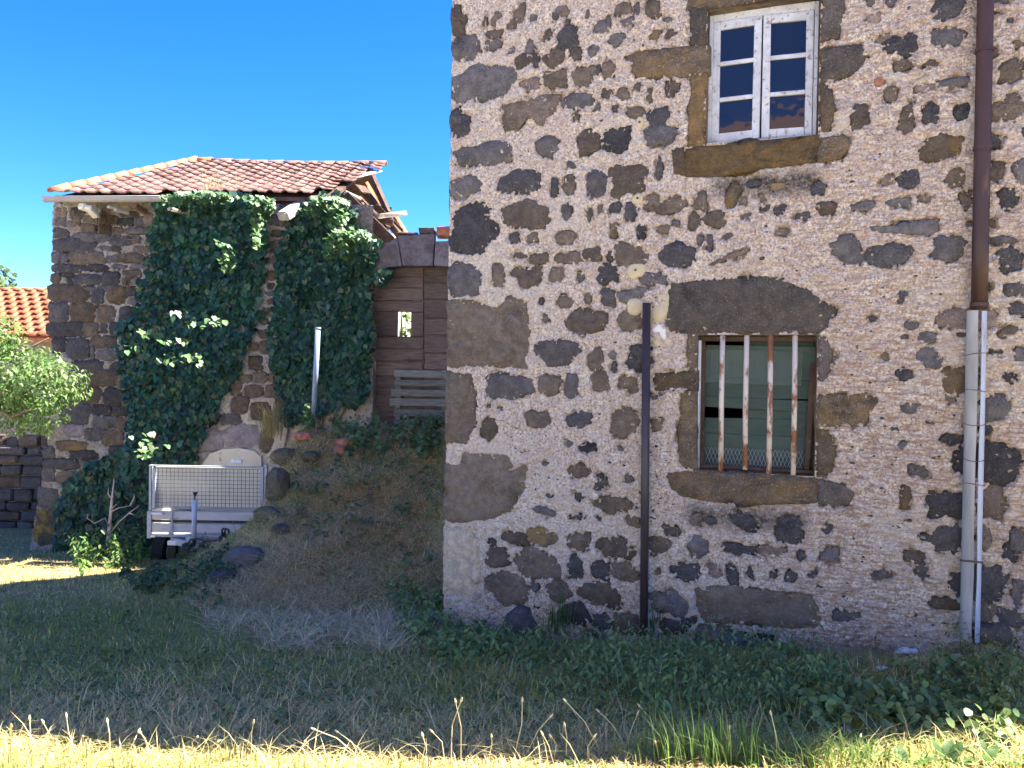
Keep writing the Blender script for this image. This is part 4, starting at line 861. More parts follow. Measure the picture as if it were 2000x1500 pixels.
m = MB(); m.box(((a[0]+b[0])/2, LEN+.06, a[2]+.18), (b[0]-a[0], .025, .34)); m.build("tailboard", MAT['board_alu'], tr)
for x in (322, 505):
    p = tl(x, 1078, TY+.75); m = MB(); m.tube([(p[0]-.075, .75, p[2]), (p[0]-.07, .75, p[2]), (p[0]+.07, .75, p[2]), (p[0]+.075, .75, p[2])], [.21, .25, .25, .21], 20); whl = m.build("wheel", MAT['black_rub'], tr)
    m = MB(); m.tube([(p[0]-.085, .75, p[2]), (p[0]+.085, .75, p[2])], .13, 14); m.build("rim", MAT['alu'], whl)
tbx(334, 1053, 362, 1062, -.10, .06, "lamp_bracket", 'white_plastic'); tbx(296, 1044, 304, 1049, -.02, .01, "reflector", 'white_plastic'); tbx(298, 1000, 320, 1004, -.04, .03, "latch_handle", 'white_plastic'); tbx(335, 998, 338, 1046, -.025, .012, "strap", 'alu'); tbx(331, 1036, 341, 1043, -.035, .02, "latch_handle", 'alu')
p = tl(457, 903); m = MB(); m.tube([(p[0]-.06, .1, p[2]), (p[0]+.06, .1, p[2])], .024, 10); m.build("marker_lamp", MAT['white_plastic'], tr)
JY = TY-.85
for x0, x1 in ((330, 392), (480, 402)):
    a = tl(x0, 1058, TY); b = tl(x1, 1072, JY); m = MB(); m.beam((a[0], .1, a[2]), (b[0], JY-TY, b[2]), .05, .07, .005); m.build("drawbar", MAT['alu'], tr)
a = tl(380, 976, JY); b = tl(379, 1050, JY); m = MB(); m.tube([(b[0], JY-TY, b[2]-.02), (a[0], JY-TY, a[2])], .026, 12); jk = m.build("jockey_tube", MAT['zinc'], tr, smooth=True)
c = tl(381, 963, JY); m = MB(); m.tube([(a[0], JY-TY, a[2]), (c[0], JY-TY, c[2])], .009, 8); m.tube([(c[0], JY-TY, c[2]-.035), (c[0], JY-TY, c[2]-.01), (c[0], JY-TY, c[2]+.01)], [.008, .022, .026], 10); m.build("crank_knob", MAT['black'], jk)
c = tl(380, 1100, JY); m = MB(); m.tube([(c[0]-.03, JY-TY, c[2]), (c[0]+.03, JY-TY, c[2])], .08, 14); m.tube([(b[0], JY-TY, b[2]), (c[0], JY-TY, c[2])], .02, 8); m.build("jockey_wheel", MAT['black_rub'], jk)
tbx(362, 1048, 392, 1060, 0, .1, "clamp_plate", 'alu', tr, JY+.02); tbx(392, 1060, 425, 1077, -.12, .14, "coupling_body", 'black', tr, JY, .02); tbx(358, 1060, 374, 1074, -.06, .1, "plug_box", 'black', tr, JY, .012); tbx(428, 1045, 454, 1070, -.04, .12, "coupling_handle", 'black', tr, JY, .02)
m = MB(); m.tube([tl(*q) for q in ((448, 1046, JY), (446, 1034, JY-.02), (441, 1032, JY-.02), (438, 1046, JY))], .013, 6); m.tube([tl(*q) for q in ((436, 1048, JY), (433, 1036, JY-.03), (437, 1032, JY-.03))], .012, 6); m.build("coupling_lever", MAT['black'], tr, smooth=True)
m = MB(); m.tube([tl(*q) for q in ((366, 1064, JY-.05), (372, 1054, JY-.08), (388, 1052, JY-.08), (398, 1056, JY-.1), (394, 1066, JY-.14), (384, 1072, JY-.16))], .011, 6); m.build("brake_cable", MAT['black'], tr, smooth=True)
m = MB(); m.tube([tl(*q) for q in ((400, 1058, JY-.1), (420, 1056, JY-.12), (436, 1050, JY-.1), (446, 1054, JY-.08))], .009, 6); m.build("power_cable", MAT['black'], tr, smooth=True)

# ------------------------------------------------------------------ loose stones and rubble on the ramp
def ground_hit(x, y):
    d = ray(x, y); lo = 1.5
    T = np.linspace(1.5, 14, 2500)[:, None]; p = np.array([0, 0, EYE])+d*T/d[1]; k = np.argmax(p[:, 2] < gz(p[:, 0], p[:, 1]))
    return p[k]
def rock(x, y, Y, wd, hg, kd, label, cat="rock", nm="rock", grp=None, sink=.25, dp=None, amp=.22):
    if grp is None: Y = float(ground_hit(x, y+hg*.30)[1])
    p = atY(x, y, Y); sc = Y/FPX; sx, sz = wd*sc/2, hg*sc/2; sy = dp/2 if dp else (sx+sz)/2
    bm = bmesh.new(); bmesh.ops.create_icosphere(bm, subdivisions=2, radius=1)
    r = random.Random(int(x*13+y)); off = Vector((r.random()*50, r.random()*50, r.random()*50))
    from mathutils import noise as mn
    for v in bm.verts:
        q = v.co.copy(); s_ = max(abs(q.x), abs(q.y), abs(q.z)); q = q.lerp(q/s_, .45)
        q *= 1+amp*mn.noise(q*1.3+off)+amp*.5*mn.noise(q*3.1+off); v.co = Vector((q.x*sx, q.y*sy, q.z*sz))
    me = bpy.data.meshes.new(nm); bm.to_mesh(me); bm.free()
    o = link(nm, me, STONE[kd] if kd in STONE else MAT[kd], None, (p[0], p[1], p[2]), (0, 0, r.uniform(-.3, .3)))
    return tag(o, label, cat, grp)
rock(543, 948, 9.55, 46, 70, 'm', "tall mossy boulder at the ramp edge right of the trailer"); rock(520, 1006, 9.15, 52, 34, 'm', "low moss-covered rock tucked against the trailer's right corner")
rock(556, 892, 9.8, 52, 34, 'm', "brown boulder with moss cap above the trailer on the ramp edge"); rock(606, 892, 9.7, 36, 22, 'm', "mossy rock at the foot of the iron stake")
rock(478, 1088, 8.35, 70, 42, 'g', "flat dark grey stone block in front of the trailer coupling"); rock(436, 1128, 8.0, 48, 26, 'k', "small dark stone in the grass before the ramp"); rock(548, 1032, 8.9, 34, 18, 'g', "grey rock half buried in the ramp's left shoulder")
rock(590, 852, 9.9, 34, 20, 'e', "broken red brick on the left of the ramp top", "brick", "brick_piece"); rock(678, 866, 9.6, 46, 22, 'e', "pinkish red brick lump right of the iron stake", "brick", "brick_piece"); rock(664, 880, 9.4, 24, 18, 'e', "small red brick crumb below the pinkish lump", "brick", "brick_piece"); rock(696, 842, 9.8, 20, 18, 'p', "brown tile shard near the barn door foot", "tile shard", "tile_shard")
for i in range(22):
    x_ = random.uniform(590, 845); y_ = random.uniform(900, 1150)
    rock(x_, y_, float(ground_hit(x_, y_)[1]), random.uniform(8, 20), random.uniform(6, 13), random.choice('gkbgp'), "small loose stone lying in the straw on the earth ramp", "stone", "loose_stone", "loose stones on the ramp")
WH = [(1768, 1271, 24, 13), (1752, 1273, 12, 6), (1774, 1263, 12, 10), (1785, 1272, 15, 10), (1679, 1285, 9, 9), (1871, 1283, 19, 12), (1809, 1222, 15, 7), (1876, 1218, 8, 16), (1798, 1217, 10, 5), (1866, 1207, 8, 6), (1722, 1305, 26, 6), (1851, 1225, 10, 5)]
for i, (x, y, a, b) in enumerate(WH):
    q = ground_hit(x, y); lx = np.dot(q-CORNER, FV)
    Y = min(q[1], atY(x, y, q[1])[1]); 
    rock(x, y, Y-.02 if lx < -.05 else Y-.15, a, b, 'lime', "chunk of white fallen lime plaster at the wall foot near the split pipe", "plaster chunk", "plaster_chunk", "fallen plaster chunks")
# iron stake and cut blue-grey pipe
sp0 = atY(618, 905, 9.55); m = MB(); t0 = atY(619, 815, 9.55); m.tube([(0, 0, -.3), ((t0[0]-sp0[0])*.4, 0, (t0[2]-sp0[2])*.5), (t0[0]-sp0[0], 0, t0[2]-sp0[2])], [.022, .02, .008], 8)
tag(m.build("iron_stake", MAT['iron'], None, sp0, smooth=True), "thin rusty stake stuck upright in the earth ramp", "stake")
q0 = atY(613, 760, 10.25); q1 = atY(621, 640, 10.25); m = MB(); m.tube([(0, 0, -.4), (q1[0]-q0[0], 0, q1[2]-q0[2])], .036, 14); m.tube([(q1[0]-q0[0], 0, q1[2]-q0[2]-.03), (q1[0]-q0[0], 0, q1[2]-q0[2]+.004)], .04, 14)
tag(m.build("vent_pipe", MAT['pvc'], None, q0, smooth=True), "short blue-grey plastic pipe standing up among the ivy", "pipe")

# ------------------------------------------------------------------ far left: neighbour's tiled roof, shaded garden wall
NY = 17.0
nh = empty("neighbour_house", (-11.4, NY, -1.4)); tag(nh, "house with bright terracotta tile roof behind the leafy bush at left edge", "house")
zt = atY(50, 569, NY+1.6)[2]+1.4; ze = zt-1.15
m = MB(); m.box((0, 2.3, ze/2-.1), (7.4, 4.2, ze)); m.build("wall", MGREY, nh)
m = MB(); slab(m, [(-4, -.1, ze-.03), (4, -.1, ze-.03), (4, 1.6, zt-.03), (-4, 1.6, zt-.03)], .06); slab(m, [(-4, 1.61, zt-.03), (4, 1.61, zt-.03), (4, 4.9, ze), (-4, 4.9, ze)], .06); nr = m.build("roof", MAT['tile_new'], nh)
ang2 = math.atan2(zt-ze, 1.7); SL2 = math.hypot(zt-ze, 1.7); ntm = tile_mesh(.30, SL2/9*1.2, .02, .05); ntm.materials.append(MAT['tile_new'])
for r_ in range(9):
    t = (r_+.5)/9
    for j in range(20): link("tile", ntm, None, nr, (-1.5+j*.285+(.14 if r_ % 2 else 0), -.1+1.7*t, ze+(zt-ze)*t+.02), (ang2, random.uniform(-.015, .015), 0))
for j in range(17): link("ridge_tile", hip_me, None, nr, (-1.6+j*.28, 1.6, zt+.02))
gw = empty("garden_wall", (-8.6, 13.6, -1.4)); tag(gw, "shaded dark dry stone wall left of the barn corner", "wall")
m = MB(); m.box((-1.2, .25, .75), (6.0, .3, 1.5)); m.build("core", MGREY, gw)
z = 0.0; r = random.Random(4)
while z < 1.5:
    hh2 = r.uniform(.14, .24); x = -4.0
    while x < 1.6:
        wd = r.uniform(.2, .5); m = MB(); m.box((0, 0, 0), (wd-.02, .16, hh2-.02), Euler((0, r.uniform(-.05, .05), 0)), .03, .012); m.build("stone", STONE[r.choice("gkb")], gw, (x+wd/2, .06+r.uniform(-.03, .03), z+hh2/2)); x += wd
    z += hh2
# ------------------------------------------------------------------ vegetation builders
def inpoly(px, poly):
    x, y = px[:, 0], px[:, 1]; P = np.array(poly, float); r = np.zeros(len(px), bool); j = len(P)-1
    for i in range(len(P)):
        c = ((P[i, 1] > y) != (P[j, 1] > y)) & (x < (P[j, 0]-P[i, 0])*(y-P[i, 1])/(P[j, 1]-P[i, 1]+1e-12)+P[i, 0]); r ^= c; j = i
    return r
def leaves(P, N, S, C, shape='ivy', droop=None):
    """one folded leaf per row: P position, N facing normal, S size, C colour"""
    n = len(P); N = N/np.linalg.norm(N, axis=1, keepdims=True)
    up = np.tile([0, 0, 1.0], (n, 1)) if droop is None else droop
    t = up-N*np.sum(up*N, 1, keepdims=True); l = np.linalg.norm(t, axis=1, keepdims=True); t = np.where(l < 1e-3, [[1.0, 0, 0]], t/np.maximum(l, 1e-3)); b = np.cross(t, N)
    if shape == 'ivy': L = [(0, .42, .0), (-.34, .50, .05), (-.52, .10, .07), (-.30, -.28, .05), (0, -.62, -.06), (.30, -.28, .05), (.52, .10, .07), (.34, .50, .05)]
    elif shape == 'round': L = [(0, .5, 0), (-.36, .36, .05), (-.46, -.05, .06), (-.26, -.42, .03), (0, -.56, -.05), (.26, -.42, .03), (.46, -.05, .06), (.36, .36, .05)]
    else: L = [(0, .5, 0), (-.16, .28, .04), (-.22, -.02, .06), (-.13, -.35, .03), (0, -.62, -.07), (.13, -.35, .03), (.22, -.02, .06), (.16, .28, .04)]
    V = np.zeros((n, 8, 3))
    for i, (x, y, z) in enumerate(L): V[:, i] = P+S[:, None]*(b*x+t*y+N*z)
    k = np.arange(n)[:, None]*8
    F = np.concatenate([k+np.array([[0, 1, 2, 3]]), k+np.array([[0, 3, 4, 5]]), k+np.array([[0, 5, 6, 7]])])
    return V.reshape(-1, 3), F, np.repeat(C, 8, 0)
def blades(P, H, Wd, lean, az, C, tipc=None, curl=.5):
    n = len(P); d = np.stack([np.cos(az), np.sin(az), np.zeros(n)], 1); s = np.stack([-np.sin(az), np.cos(az), np.zeros(n)], 1); u = np.array([0, 0, 1.0])
    a1 = lean*(1-curl*.6); a2 = lean*(1+curl)
    m1 = P+(d*np.sin(a1)[:, None]+u*np.cos(a1)[:, None])*(H*.55)[:, None]
    tp = m1+(d*np.sin(a2)[:, None]+u*np.cos(a2)[:, None])*(H*.45)[:, None]
    w_ = (Wd/2)[:, None]
    V = np.stack([P-s*w_, P+s*w_, m1-s*w_*.8, m1+s*w_*.8, tp], 1)
    k = np.arange(n)[:, None]*5
    c = np.repeat(C[:, None], 5, 1).copy()
    if tipc is not None: c[:, 4] = tipc
    return V.reshape(-1, 3), k+np.array([[0, 1, 3, 2]]), k+np.array([[2, 3, 4]]), c.reshape(-1, 3)
def jitc(base, n, v=.18, h=.08):
    b = np.asarray(base, float); b = np.tile(b, (n, 1)) if b.ndim == 1 else b
    return np.clip(b*(1+rng.normal(0, v, (n, 1)))*(1+rng.normal(0, h, (n, 3))), .004, .9)
def outside(P, mg=.0):
    q = P-CORNER; u = q@FX; v = q@FV
    return ~((u > -.02) & (v > -.03-mg)) & ((P[:, 1] < LWY-.03) | (P[:, 0] < -6.8)) & ~((np.abs(P[:, 0]-tr.location.x) < .72) & (P[:, 1] > TY-.02) & (P[:, 1] < TY+1.2))

# ------------------------------------------------------------------ ivy on the barn wall
def ivy(polys, n, root, label, spots, name="ivy", depth=.16, dens_y=None):
    xs = np.concatenate([[p[0] for p in q] for q in polys]); ysn = np.concatenate([[p[1] for p in q] for q in polys])
    px = np.stack([rng.uniform(xs.min()-8, xs.max()+8, n*3), rng.uniform(ysn.min()-6, ysn.max()+6, n*3)], 1)
    wob = px+np.stack([(fbm(px[:, 0]/14, px[:, 1]/14, 5)-.5)*26, (fbm(px[:, 0]/14, px[:, 1]/14, 15)-.5)*20], 1)
    ok = np.zeros(len(px), bool)
    for q in polys: ok |= inpoly(wob, q)
    px = px[ok]; hol = fbm(px[:, 0]/16, px[:, 1]/16, 120); px = px[(hol > .33) | (rng.random(len(px)) < .35)][:n]
    X = np.array([lw(*p) for p in px]); n = len(px)
    dep = .02+depth*fbm(X[:, 0]*3.2, X[:, 1]*3.2, 33)*rng.uniform(.15, 1, n)**.7
    P = np.stack([X[:, 0], LWY-dep, X[:, 1]], 1); C = jitc((.024, .072, .040), n, .30, .10)
    young = rng.random(n) < .05; C[young] = jitc((.06, .125, .035), int(young.sum()), .2)
    S = rng.uniform(.038, .10, n)*(.8+.4*fbm(X[:, 0]*2, X[:, 1]*2, 130)); C *= (.65+.8*fbm(X[:, 0]*2.5, X[:, 1]*2.5, 131))[:, None]
    Ps, Cs, Ss = [P], [C], [S]
    for (x, y, rx, ry, cnt, out) in [(a, b, c_, d_, int(e*.6) if 560 < b else e, f_) for a, b, c_, d_, e, f_ in spots]:      # sprays pushed out into the sun, leaf colour brightened to look sunlit
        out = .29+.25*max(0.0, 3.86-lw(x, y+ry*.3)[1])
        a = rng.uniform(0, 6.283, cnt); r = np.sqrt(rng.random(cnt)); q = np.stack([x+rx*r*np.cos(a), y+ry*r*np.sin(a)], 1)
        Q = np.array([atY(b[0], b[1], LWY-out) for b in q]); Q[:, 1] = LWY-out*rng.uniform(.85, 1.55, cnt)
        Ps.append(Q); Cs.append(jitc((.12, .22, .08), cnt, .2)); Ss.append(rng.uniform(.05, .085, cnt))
    P = np.concatenate(Ps); C = np.concatenate(Cs); S = np.concatenate(Ss); n = len(P)
    N = np.stack([rng.normal(0, .38, n), -np.ones(n), .45+rng.normal(0, .32, n)], 1)
    nm_ = len(Ps[0]); ns_ = n-nm_; N[nm_:] = np.stack([.45+rng.normal(0, .35, ns_), -.45+rng.normal(0, .3, ns_), .75+rng.normal(0, .3, ns_)], 1)
    dr2 = np.stack([rng.normal(0, .35, n), np.zeros(n), np.ones(n)], 1)
    V, F, CC = leaves(P, N, S, C, 'ivy', dr2)
    o = empty(name, root); tag(o, label, "ivy")
    f = link("foliage", mesh_np("foliage", V-np.array(root), F, False, CC), MAT['ivy'], o); f["kind"] = "stuff"
    m = MB()
    for i in range(9):
        b = px[rng.integers(len(px))]; t_ = lw(*b); x0 = root[0]+random.uniform(-.3, .3)
        m.tube([(x0-root[0], -.03, 0), ((x0+t_[0])/2-root[0]+random.uniform(-.15, .15), LWY-.03-root[1], (t_[1]+root[2])/2-root[2]), (t_[0]-root[0], LWY-.03-root[1], t_[1]-root[2])], [.022, .014, .005], 6)
    m.build("stem", MAT['bark'], o); return o
I1 = [(308, 398), (340, 384), (420, 380), (500, 386), (524, 396), (527, 440), (520, 520), (514, 600), (502, 650), (482, 690), (472, 730), (442, 768), (426, 820), (402, 860), (382, 890), (390, 915), (300, 1000), (250, 900), (256, 830), (246, 760), (234, 700), (236, 640), (264, 620), (272, 580), (287, 530), (303, 470)]
I1b = [(255, 880), (180, 905), (150, 930), (118, 975), (108, 1040), (118, 1085), (300, 1085), (300, 900)]
I2 = [(592, 402), (620, 388), (662, 382), (688, 410), (702, 440), (737, 475), (740, 500), (730, 532), (764, 534), (766, 548), (732, 560), (727, 600), (730, 660), (722, 720), (718, 790), (640, 800), (560, 835), (545, 760), (530, 700), (530, 640), (546, 560), (540, 500), (560, 450), (582, 420)]
ivy([I1, I1b], 9000, (-4.9, LWY-.05, -1.1), "broad dark green ivy sheet covering the barn wall above the trailer",
    [(449, 500, 14, 34, 70, .36), (441, 478, 8, 10, 20, .34), (365, 620, 12, 22, 26, .60), (385, 635, 12, 8, 22, .62), (437, 632, 20, 8, 42, .60), (308, 655, 9, 8, 26, .62), (352, 668, 20, 6, 30, .62), (390, 705, 18, 16, 46, .66), (282, 690, 6, 14, 20, .64), (338, 703, 9, 9, 22, .66), (298, 880, 10, 10, 26, .9), (302, 855, 6, 14, 14, .88), (343, 872, 5, 9, 14, .9), (520, 405, 16, 12, 70, .24), (505, 425, 14, 26, 70, .26), (505, 470, 10, 20, 40, .30), (400, 388, 58, 10, 240, .26), (350, 392, 30, 8, 90, .24), (510, 395, 30, 8, 90, .26)], depth=.20)
ivy([I2], 6500, (-2.9, LWY-.05, .1), "narrower ivy column between bare stone strip and barn door",
    [(645, 400, 40, 14, 170, .28), (660, 430, 20, 28, 120, .34), (668, 480, 26, 28, 170, .42), (648, 490, 10, 20, 50, .42), (700, 465, 28, 14, 110, .40), (612, 412, 22, 12, 50, .24), (588, 448, 6, 5, 8, .3)], depth=.22)
# ------------------------------------------------------------------ grass and weeds
def ground_pts(n, y0=1.9, y1=13.4):
    Y = np.exp(rng.uniform(math.log(y0), math.log(y1), n)); X = rng.uniform(-1.05, .92, n)*(Y+.3)
    P = np.stack([X, Y, gz(X, Y)], 1); return P[outside(P)]
def green(P):
    """how green the sward is (0 dry .. 1 green), patches seen in the photograph"""
    q = proj(P); g = .30+.9*(fbm(P[:, 0]*1.4, P[:, 1]*1.4, 40)-.5)
    def blob(x, y, rx, ry, a): return a*np.exp(-((q[:, 0]-x)/rx)**2-((q[:, 1]-y)/ry)**2)
    g += blob(120, 1260, 230, 90, .5)+blob(330, 1180, 140, 70, .5)+blob(1300, 1330, 420, 80, .5)+blob(1750, 1380, 300, 80, .5)+blob(480, 1300, 160, 60, .25)+blob(960, 1250, 120, 60, .3)+blob(860, 1340, 140, 60, .25)
    g -= blob(420, 1400, 380, 50, .5)+blob(640, 1160, 200, 90, .55)+blob(150, 1120, 160, 35, .25)+blob(1000, 1490, 900, 25, .45)+blob(800, 1430, 200, 50, .35)+blob(1720, 1240, 130, 45, .7)+blob(700, 950, 160, 70, .25)
    return np.clip(g, 0, 1)
DRY = np.array([.53, .42, .19]); STRAW = np.array([.68, .575, .28]); GRN = np.array([.22, .255, .06]); GRN2 = np.array([.32, .345, .10])
def sward(n, name, hr, wr, seed=0, y0=1.9):
    P = ground_pts(n, y0); n = len(P); g = green(P)
    k = rng.random(n) < g; C = np.where(k[:, None], GRN+(GRN2-GRN)*rng.random((n, 1)), DRY+(STRAW-DRY)*rng.random((n, 1)))
    H = rng.uniform(*hr, n)*(.6+.8*fbm(P[:, 0]*2.3, P[:, 1]*2.3, 71))*np.where(k, 1.15, .8)
    lean = np.abs(rng.normal(.85, .35, n))+np.where(k, 0, .3)
    q = P-CORNER; H = H*np.where((q@FX > 0) & (q@FV > -.35), .45, 1.0)
    return P, H, rng.uniform(*wr, n)*(1+.06*P[:, 1]), np.clip(lean, 0, 1.5), rng.uniform(0, 6.283, n), jitc(C, n, .2, .06)
def mk_grass(name, label_kind, parts, loc=None):
    Vs, F4, F3, Cs = [], [], [], []; o_ = 0
    for V, a, b, c in parts: Vs.append(V); F4.append(a+o_); F3.append(b+o_); Cs.append(c); o_ += len(V)
    return mesh_np(name, np.concatenate(Vs), [np.concatenate(F4), np.concatenate(F3)], False, np.concatenate(Cs))
P, H, Wd, le, az, C = sward(225000, "grass", (.03, .08), (.0032, .0068))
gme = mk_grass("grass", None, [blades(P, H, Wd, le, az, C)])
o = link("grass", gme, MAT['grass']); tag(o, "short patchy lawn, green and straw coloured, around both buildings", "grass", kind="stuff")
# long dry stalks lying on the ramp and verge
def ghit(px):
    D = np.stack([(px[:, 0]-1000)/FPX, -(px[:, 1]-750)/FPX, -np.ones(len(px))], 1)@CM3.T
    out = np.zeros((len(px), 3)); done = np.zeros(len(px), bool)
    for T in np.geomspace(1.7, 10.75, 420):
        p = np.array([0, 0, EYE])+D*(T/D[:, 1])[:, None]; h = (p[:, 2] < gz(p[:, 0], p[:, 1])) & ~done; out[h] = p[h]; done |= h
    out = out[done]; out[:, 2] = gz(out[:, 0], out[:, 1]); return out
def scatter_px(n, poly, soft=40):
    Q = np.array(poly, float); lo, hi = Q.min(0)-20, Q.max(0)+20; px = rng.uniform(lo, hi, (n*4, 2))
    wob = px+(np.stack([fbm(px[:, 0]/60, px[:, 1]/60, 5), fbm(px[:, 0]/60, px[:, 1]/60, 16)], 1)-.5)*2*soft+rng.normal(0, soft*.22, px.shape)
    px = px[inpoly(wob, poly)][:n]; P = ghit(px); return P[outside(P)]
mound = [(470, 1090), (540, 880), (700, 820), (865, 820), (862, 1190), (780, 1260), (480, 1260), (390, 1210)]
P = scatter_px(15000, mound, 110); n = len(P)
a0_ = blades(P, rng.uniform(.03, .10, n), rng.uniform(.003, .006, n), np.abs(rng.normal(1.05, .3, n)), rng.uniform(0, 6.283, n), jitc((.60, .48, .30), n, .25, .08), None, .4)
Pg = scatter_px(9000, mound, 90); ng = len(Pg); kg = (fbm(Pg[:, 0]*2.4, Pg[:, 1]*2.4, 66) > .53); ag_ = blades(Pg, rng.uniform(.04, .13, ng), rng.uniform(.003, .006, ng), np.abs(rng.normal(.95, .35, ng)), rng.uniform(0, 6.283, ng), np.where(kg[:, None], jitc((.24, .28, .09), ng, .2), jitc((.60, .48, .29), ng, .25)), None, .5)
a1_ = blades(P+[0, 0, .015], rng.uniform(.06, .30, n), rng.uniform(.004, .009, n), rng.uniform(1.2, 1.5, n), rng.uniform(0, 6.283, n), jitc((.70, .56, .34), n, .25, .08), None, .06)
P = scatter_px(4200, [(0, 1300), (2000, 1300), (2000, 1500), (0, 1500)]); n = len(P)
a2_ = blades(P+[0, 0, .02], rng.uniform(.06, .22, n), rng.uniform(.002, .004, n), rng.uniform(.9, 1.55, n), rng.uniform(0, 6.283, n), jitc(STRAW, n, .2, .06), None, .2)
P = scatter_px(2200, [(1560, 1200), (1900, 1195), (1900, 1300), (1640, 1300)]); n = len(P)
a3_ = blades(P+[0, 0, .02], rng.uniform(.06, .25, n), rng.uniform(.002, .004, n), rng.uniform(1.0, 1.6, n), rng.uniform(0, 6.283, n), jitc((.34, .26, .15), n, .2, .06), None, .2)
o = link("straw", mk_grass("straw", None, [a0_, ag_, a1_, a2_, a3_]), MAT['grass']); tag(o, "loose dry straw and dead stalks littering the ramp and verge", "straw", kind="stuff")
# leafy weeds: stems with leaf pairs
def weedpatch(n, poly, hr, lr, base, name, label, cat="weeds", shape='round', lv=9, seed=0, extra=0.0, dens=None):
    P = scatter_px(n, poly)
    if dens is not None: P = P[rng.random(len(P)) < dens(P)]
    n = len(P); PP, NN, SS, CC, DD = [], [], [], [], []; stems = []
    h = rng.uniform(*hr, n)*(.55+.9*fbm(P[:, 0]*2.6, P[:, 1]*2.6, 81)); ln = rng.normal(0, .22, (n, 2))
    for j in range(lv):
        t = (j+1)/lv; a = rng.uniform(0, 6.283, n); r = rng.uniform(.02, .07, n)*(1.15-.5*t)
        p = P+np.stack([ln[:, 0]*h*t+r*np.cos(a), ln[:, 1]*h*t+r*np.sin(a), h*t], 1)
        PP.append(p); NN.append(np.stack([np.cos(a)*.7+rng.normal(0, .3, n), np.sin(a)*.7+rng.normal(0, .3, n), np.full(n, .9)], 1)); SS.append(rng.uniform(*lr, n)*(1.2-.5*t)); CC.append(jitc(base, n, .22, .08)); DD.append(np.stack([-np.cos(a), -np.sin(a), np.full(n, .2)], 1))
    V, F, C_ = leaves(np.concatenate(PP), np.concatenate(NN), np.concatenate(SS), np.concatenate(CC), shape, np.concatenate(DD))
    sv = blades(P, h*1.02, np.full(n, .004), np.arctan(np.hypot(ln[:, 0], ln[:, 1])), np.arctan2(ln[:, 1], ln[:, 0]), jitc((.09, .11, .04), n), None, .0)
    off = len(V); me = mesh_np(name, np.concatenate([V, sv[0]]), [np.concatenate([F, sv[1]+off]), sv[2]+off], False, np.concatenate([C_, sv[3]]))
    return tag(link(name, me, MAT['leaf']), label, cat, kind="stuff")
NET = (.175, .255, .085)
weedpatch(560, [(960, 1212), (1010, 1250), (1100, 1235), (1250, 1240), (1420, 1270), (1560, 1240), (1650, 1290), (1640, 1370), (1500, 1400), (1330, 1400), (1180, 1360), (1020, 1320), (950, 1270)], (.05, .23), (.024, .055), NET, "nettles", "dense dark green nettles along the foot of the house wall", shape='thin', lv=11)
weedpatch(200, [(860, 1190), (960, 1190), (990, 1260), (900, 1290), (780, 1230), (740, 1180), (800, 1170)], (.05, .16), (.025, .055), NET, "low_weeds", "low dark weeds at the house corner beside the ramp")
weedpatch(240, [(1640, 1340), (1800, 1340), (2000, 1300), (2000, 1440), (1600, 1440), (1500, 1410)], (.04, .15), (.03, .06), (.18, .25, .08), "verge_weeds", "mixed leafy weeds in the shade before the split pipe")
weedpatch(130, [(1840, 1250), (2000, 1230), (2000, 1400), (1870, 1400)], (.12, .26), (.018, .035), (.19, .21, .06), "yellow_weeds", "fine yellowish weeds below the split pipe at right edge", lv=16, shape='thin')
weedpatch(210, [(548, 840), (565, 770), (640, 760), (720, 790), (865, 800), (865, 880), (720, 900), (620, 850)], (.08, .30), (.04, .085), (.12, .20, .085), "ramp_weeds", "thick dark weeds and brambles on top of the earth ramp")
weedpatch(70, [(560, 900), (700, 900), (860, 900), (860, 1150), (700, 1090), (540, 1020)], (.04, .14), (.035, .07), (.15, .20, .08), "ramp_herbs", "sparse low herbs scattered over the sloping earth ramp", lv=6)
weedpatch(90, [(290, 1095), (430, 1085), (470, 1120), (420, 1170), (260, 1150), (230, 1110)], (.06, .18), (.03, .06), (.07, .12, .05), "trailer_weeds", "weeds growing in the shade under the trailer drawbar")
weedpatch(420, [(0, 1200), (400, 1180), (900, 1280), (1500, 1380), (1500, 1450), (0, 1420)], (.02, .06), (.022, .042), (.16, .21, .07), "lawn_herbs", "small clover and herb rosettes dotted in the lawn", lv=5)
# sunlit shrub round the dead sapling
weedpatch(150, [(150, 1085), (200, 1055), (285, 1040), (290, 1075), (230, 1110), (160, 1120)], (.10, .42), (.05, .11), (.14, .24, .065), "sunlit_shrub", "bright sunlit low shrub at the foot of the dead sapling", "shrub", 'thin', 10)
d0 = ground_hit(208, 1085); SY = d0[1]; sap = empty("dead_sapling", d0); tag(sap, "bare dead sapling with pale twigs left of the trailer", "sapling")
def sk(pts, rs, nm):
    m = MB(); m.tube([np.array(atY(x, y, SY+dy))-d0 for x, y, dy in pts], rs, 7); return m.build(nm, MAT['deadwood'], sap, smooth=True)
sk([(208, 1090, 0), (213, 1040, 0), (218, 985, .02), (223, 935, .03)], [.028, .024, .018, .006], "trunk")
for pts in ([(214, 1030, 0), (205, 1012, -.1), (185, 1022, -.2), (170, 1012, -.25), (172, 1004, -.25)], [(217, 1040, 0), (232, 1020, -.1), (252, 1002, -.15), (272, 987, -.2)], [(216, 1000, 0), (232, 992, .05), (254, 988, .05)], [(219, 975, 0), (211, 965, .05), (212, 952, .05)], [(217, 995, 0), (228, 984, -.05)], [(213, 1048, 0), (200, 1030, -.1)], [(252, 1002, -.15), (263, 1006, -.15)], [(254, 988, .05), (262, 972, .05), (263, 966, .05)]):
    sk(pts, list(np.linspace(.012, .003, len(pts))), "twig")

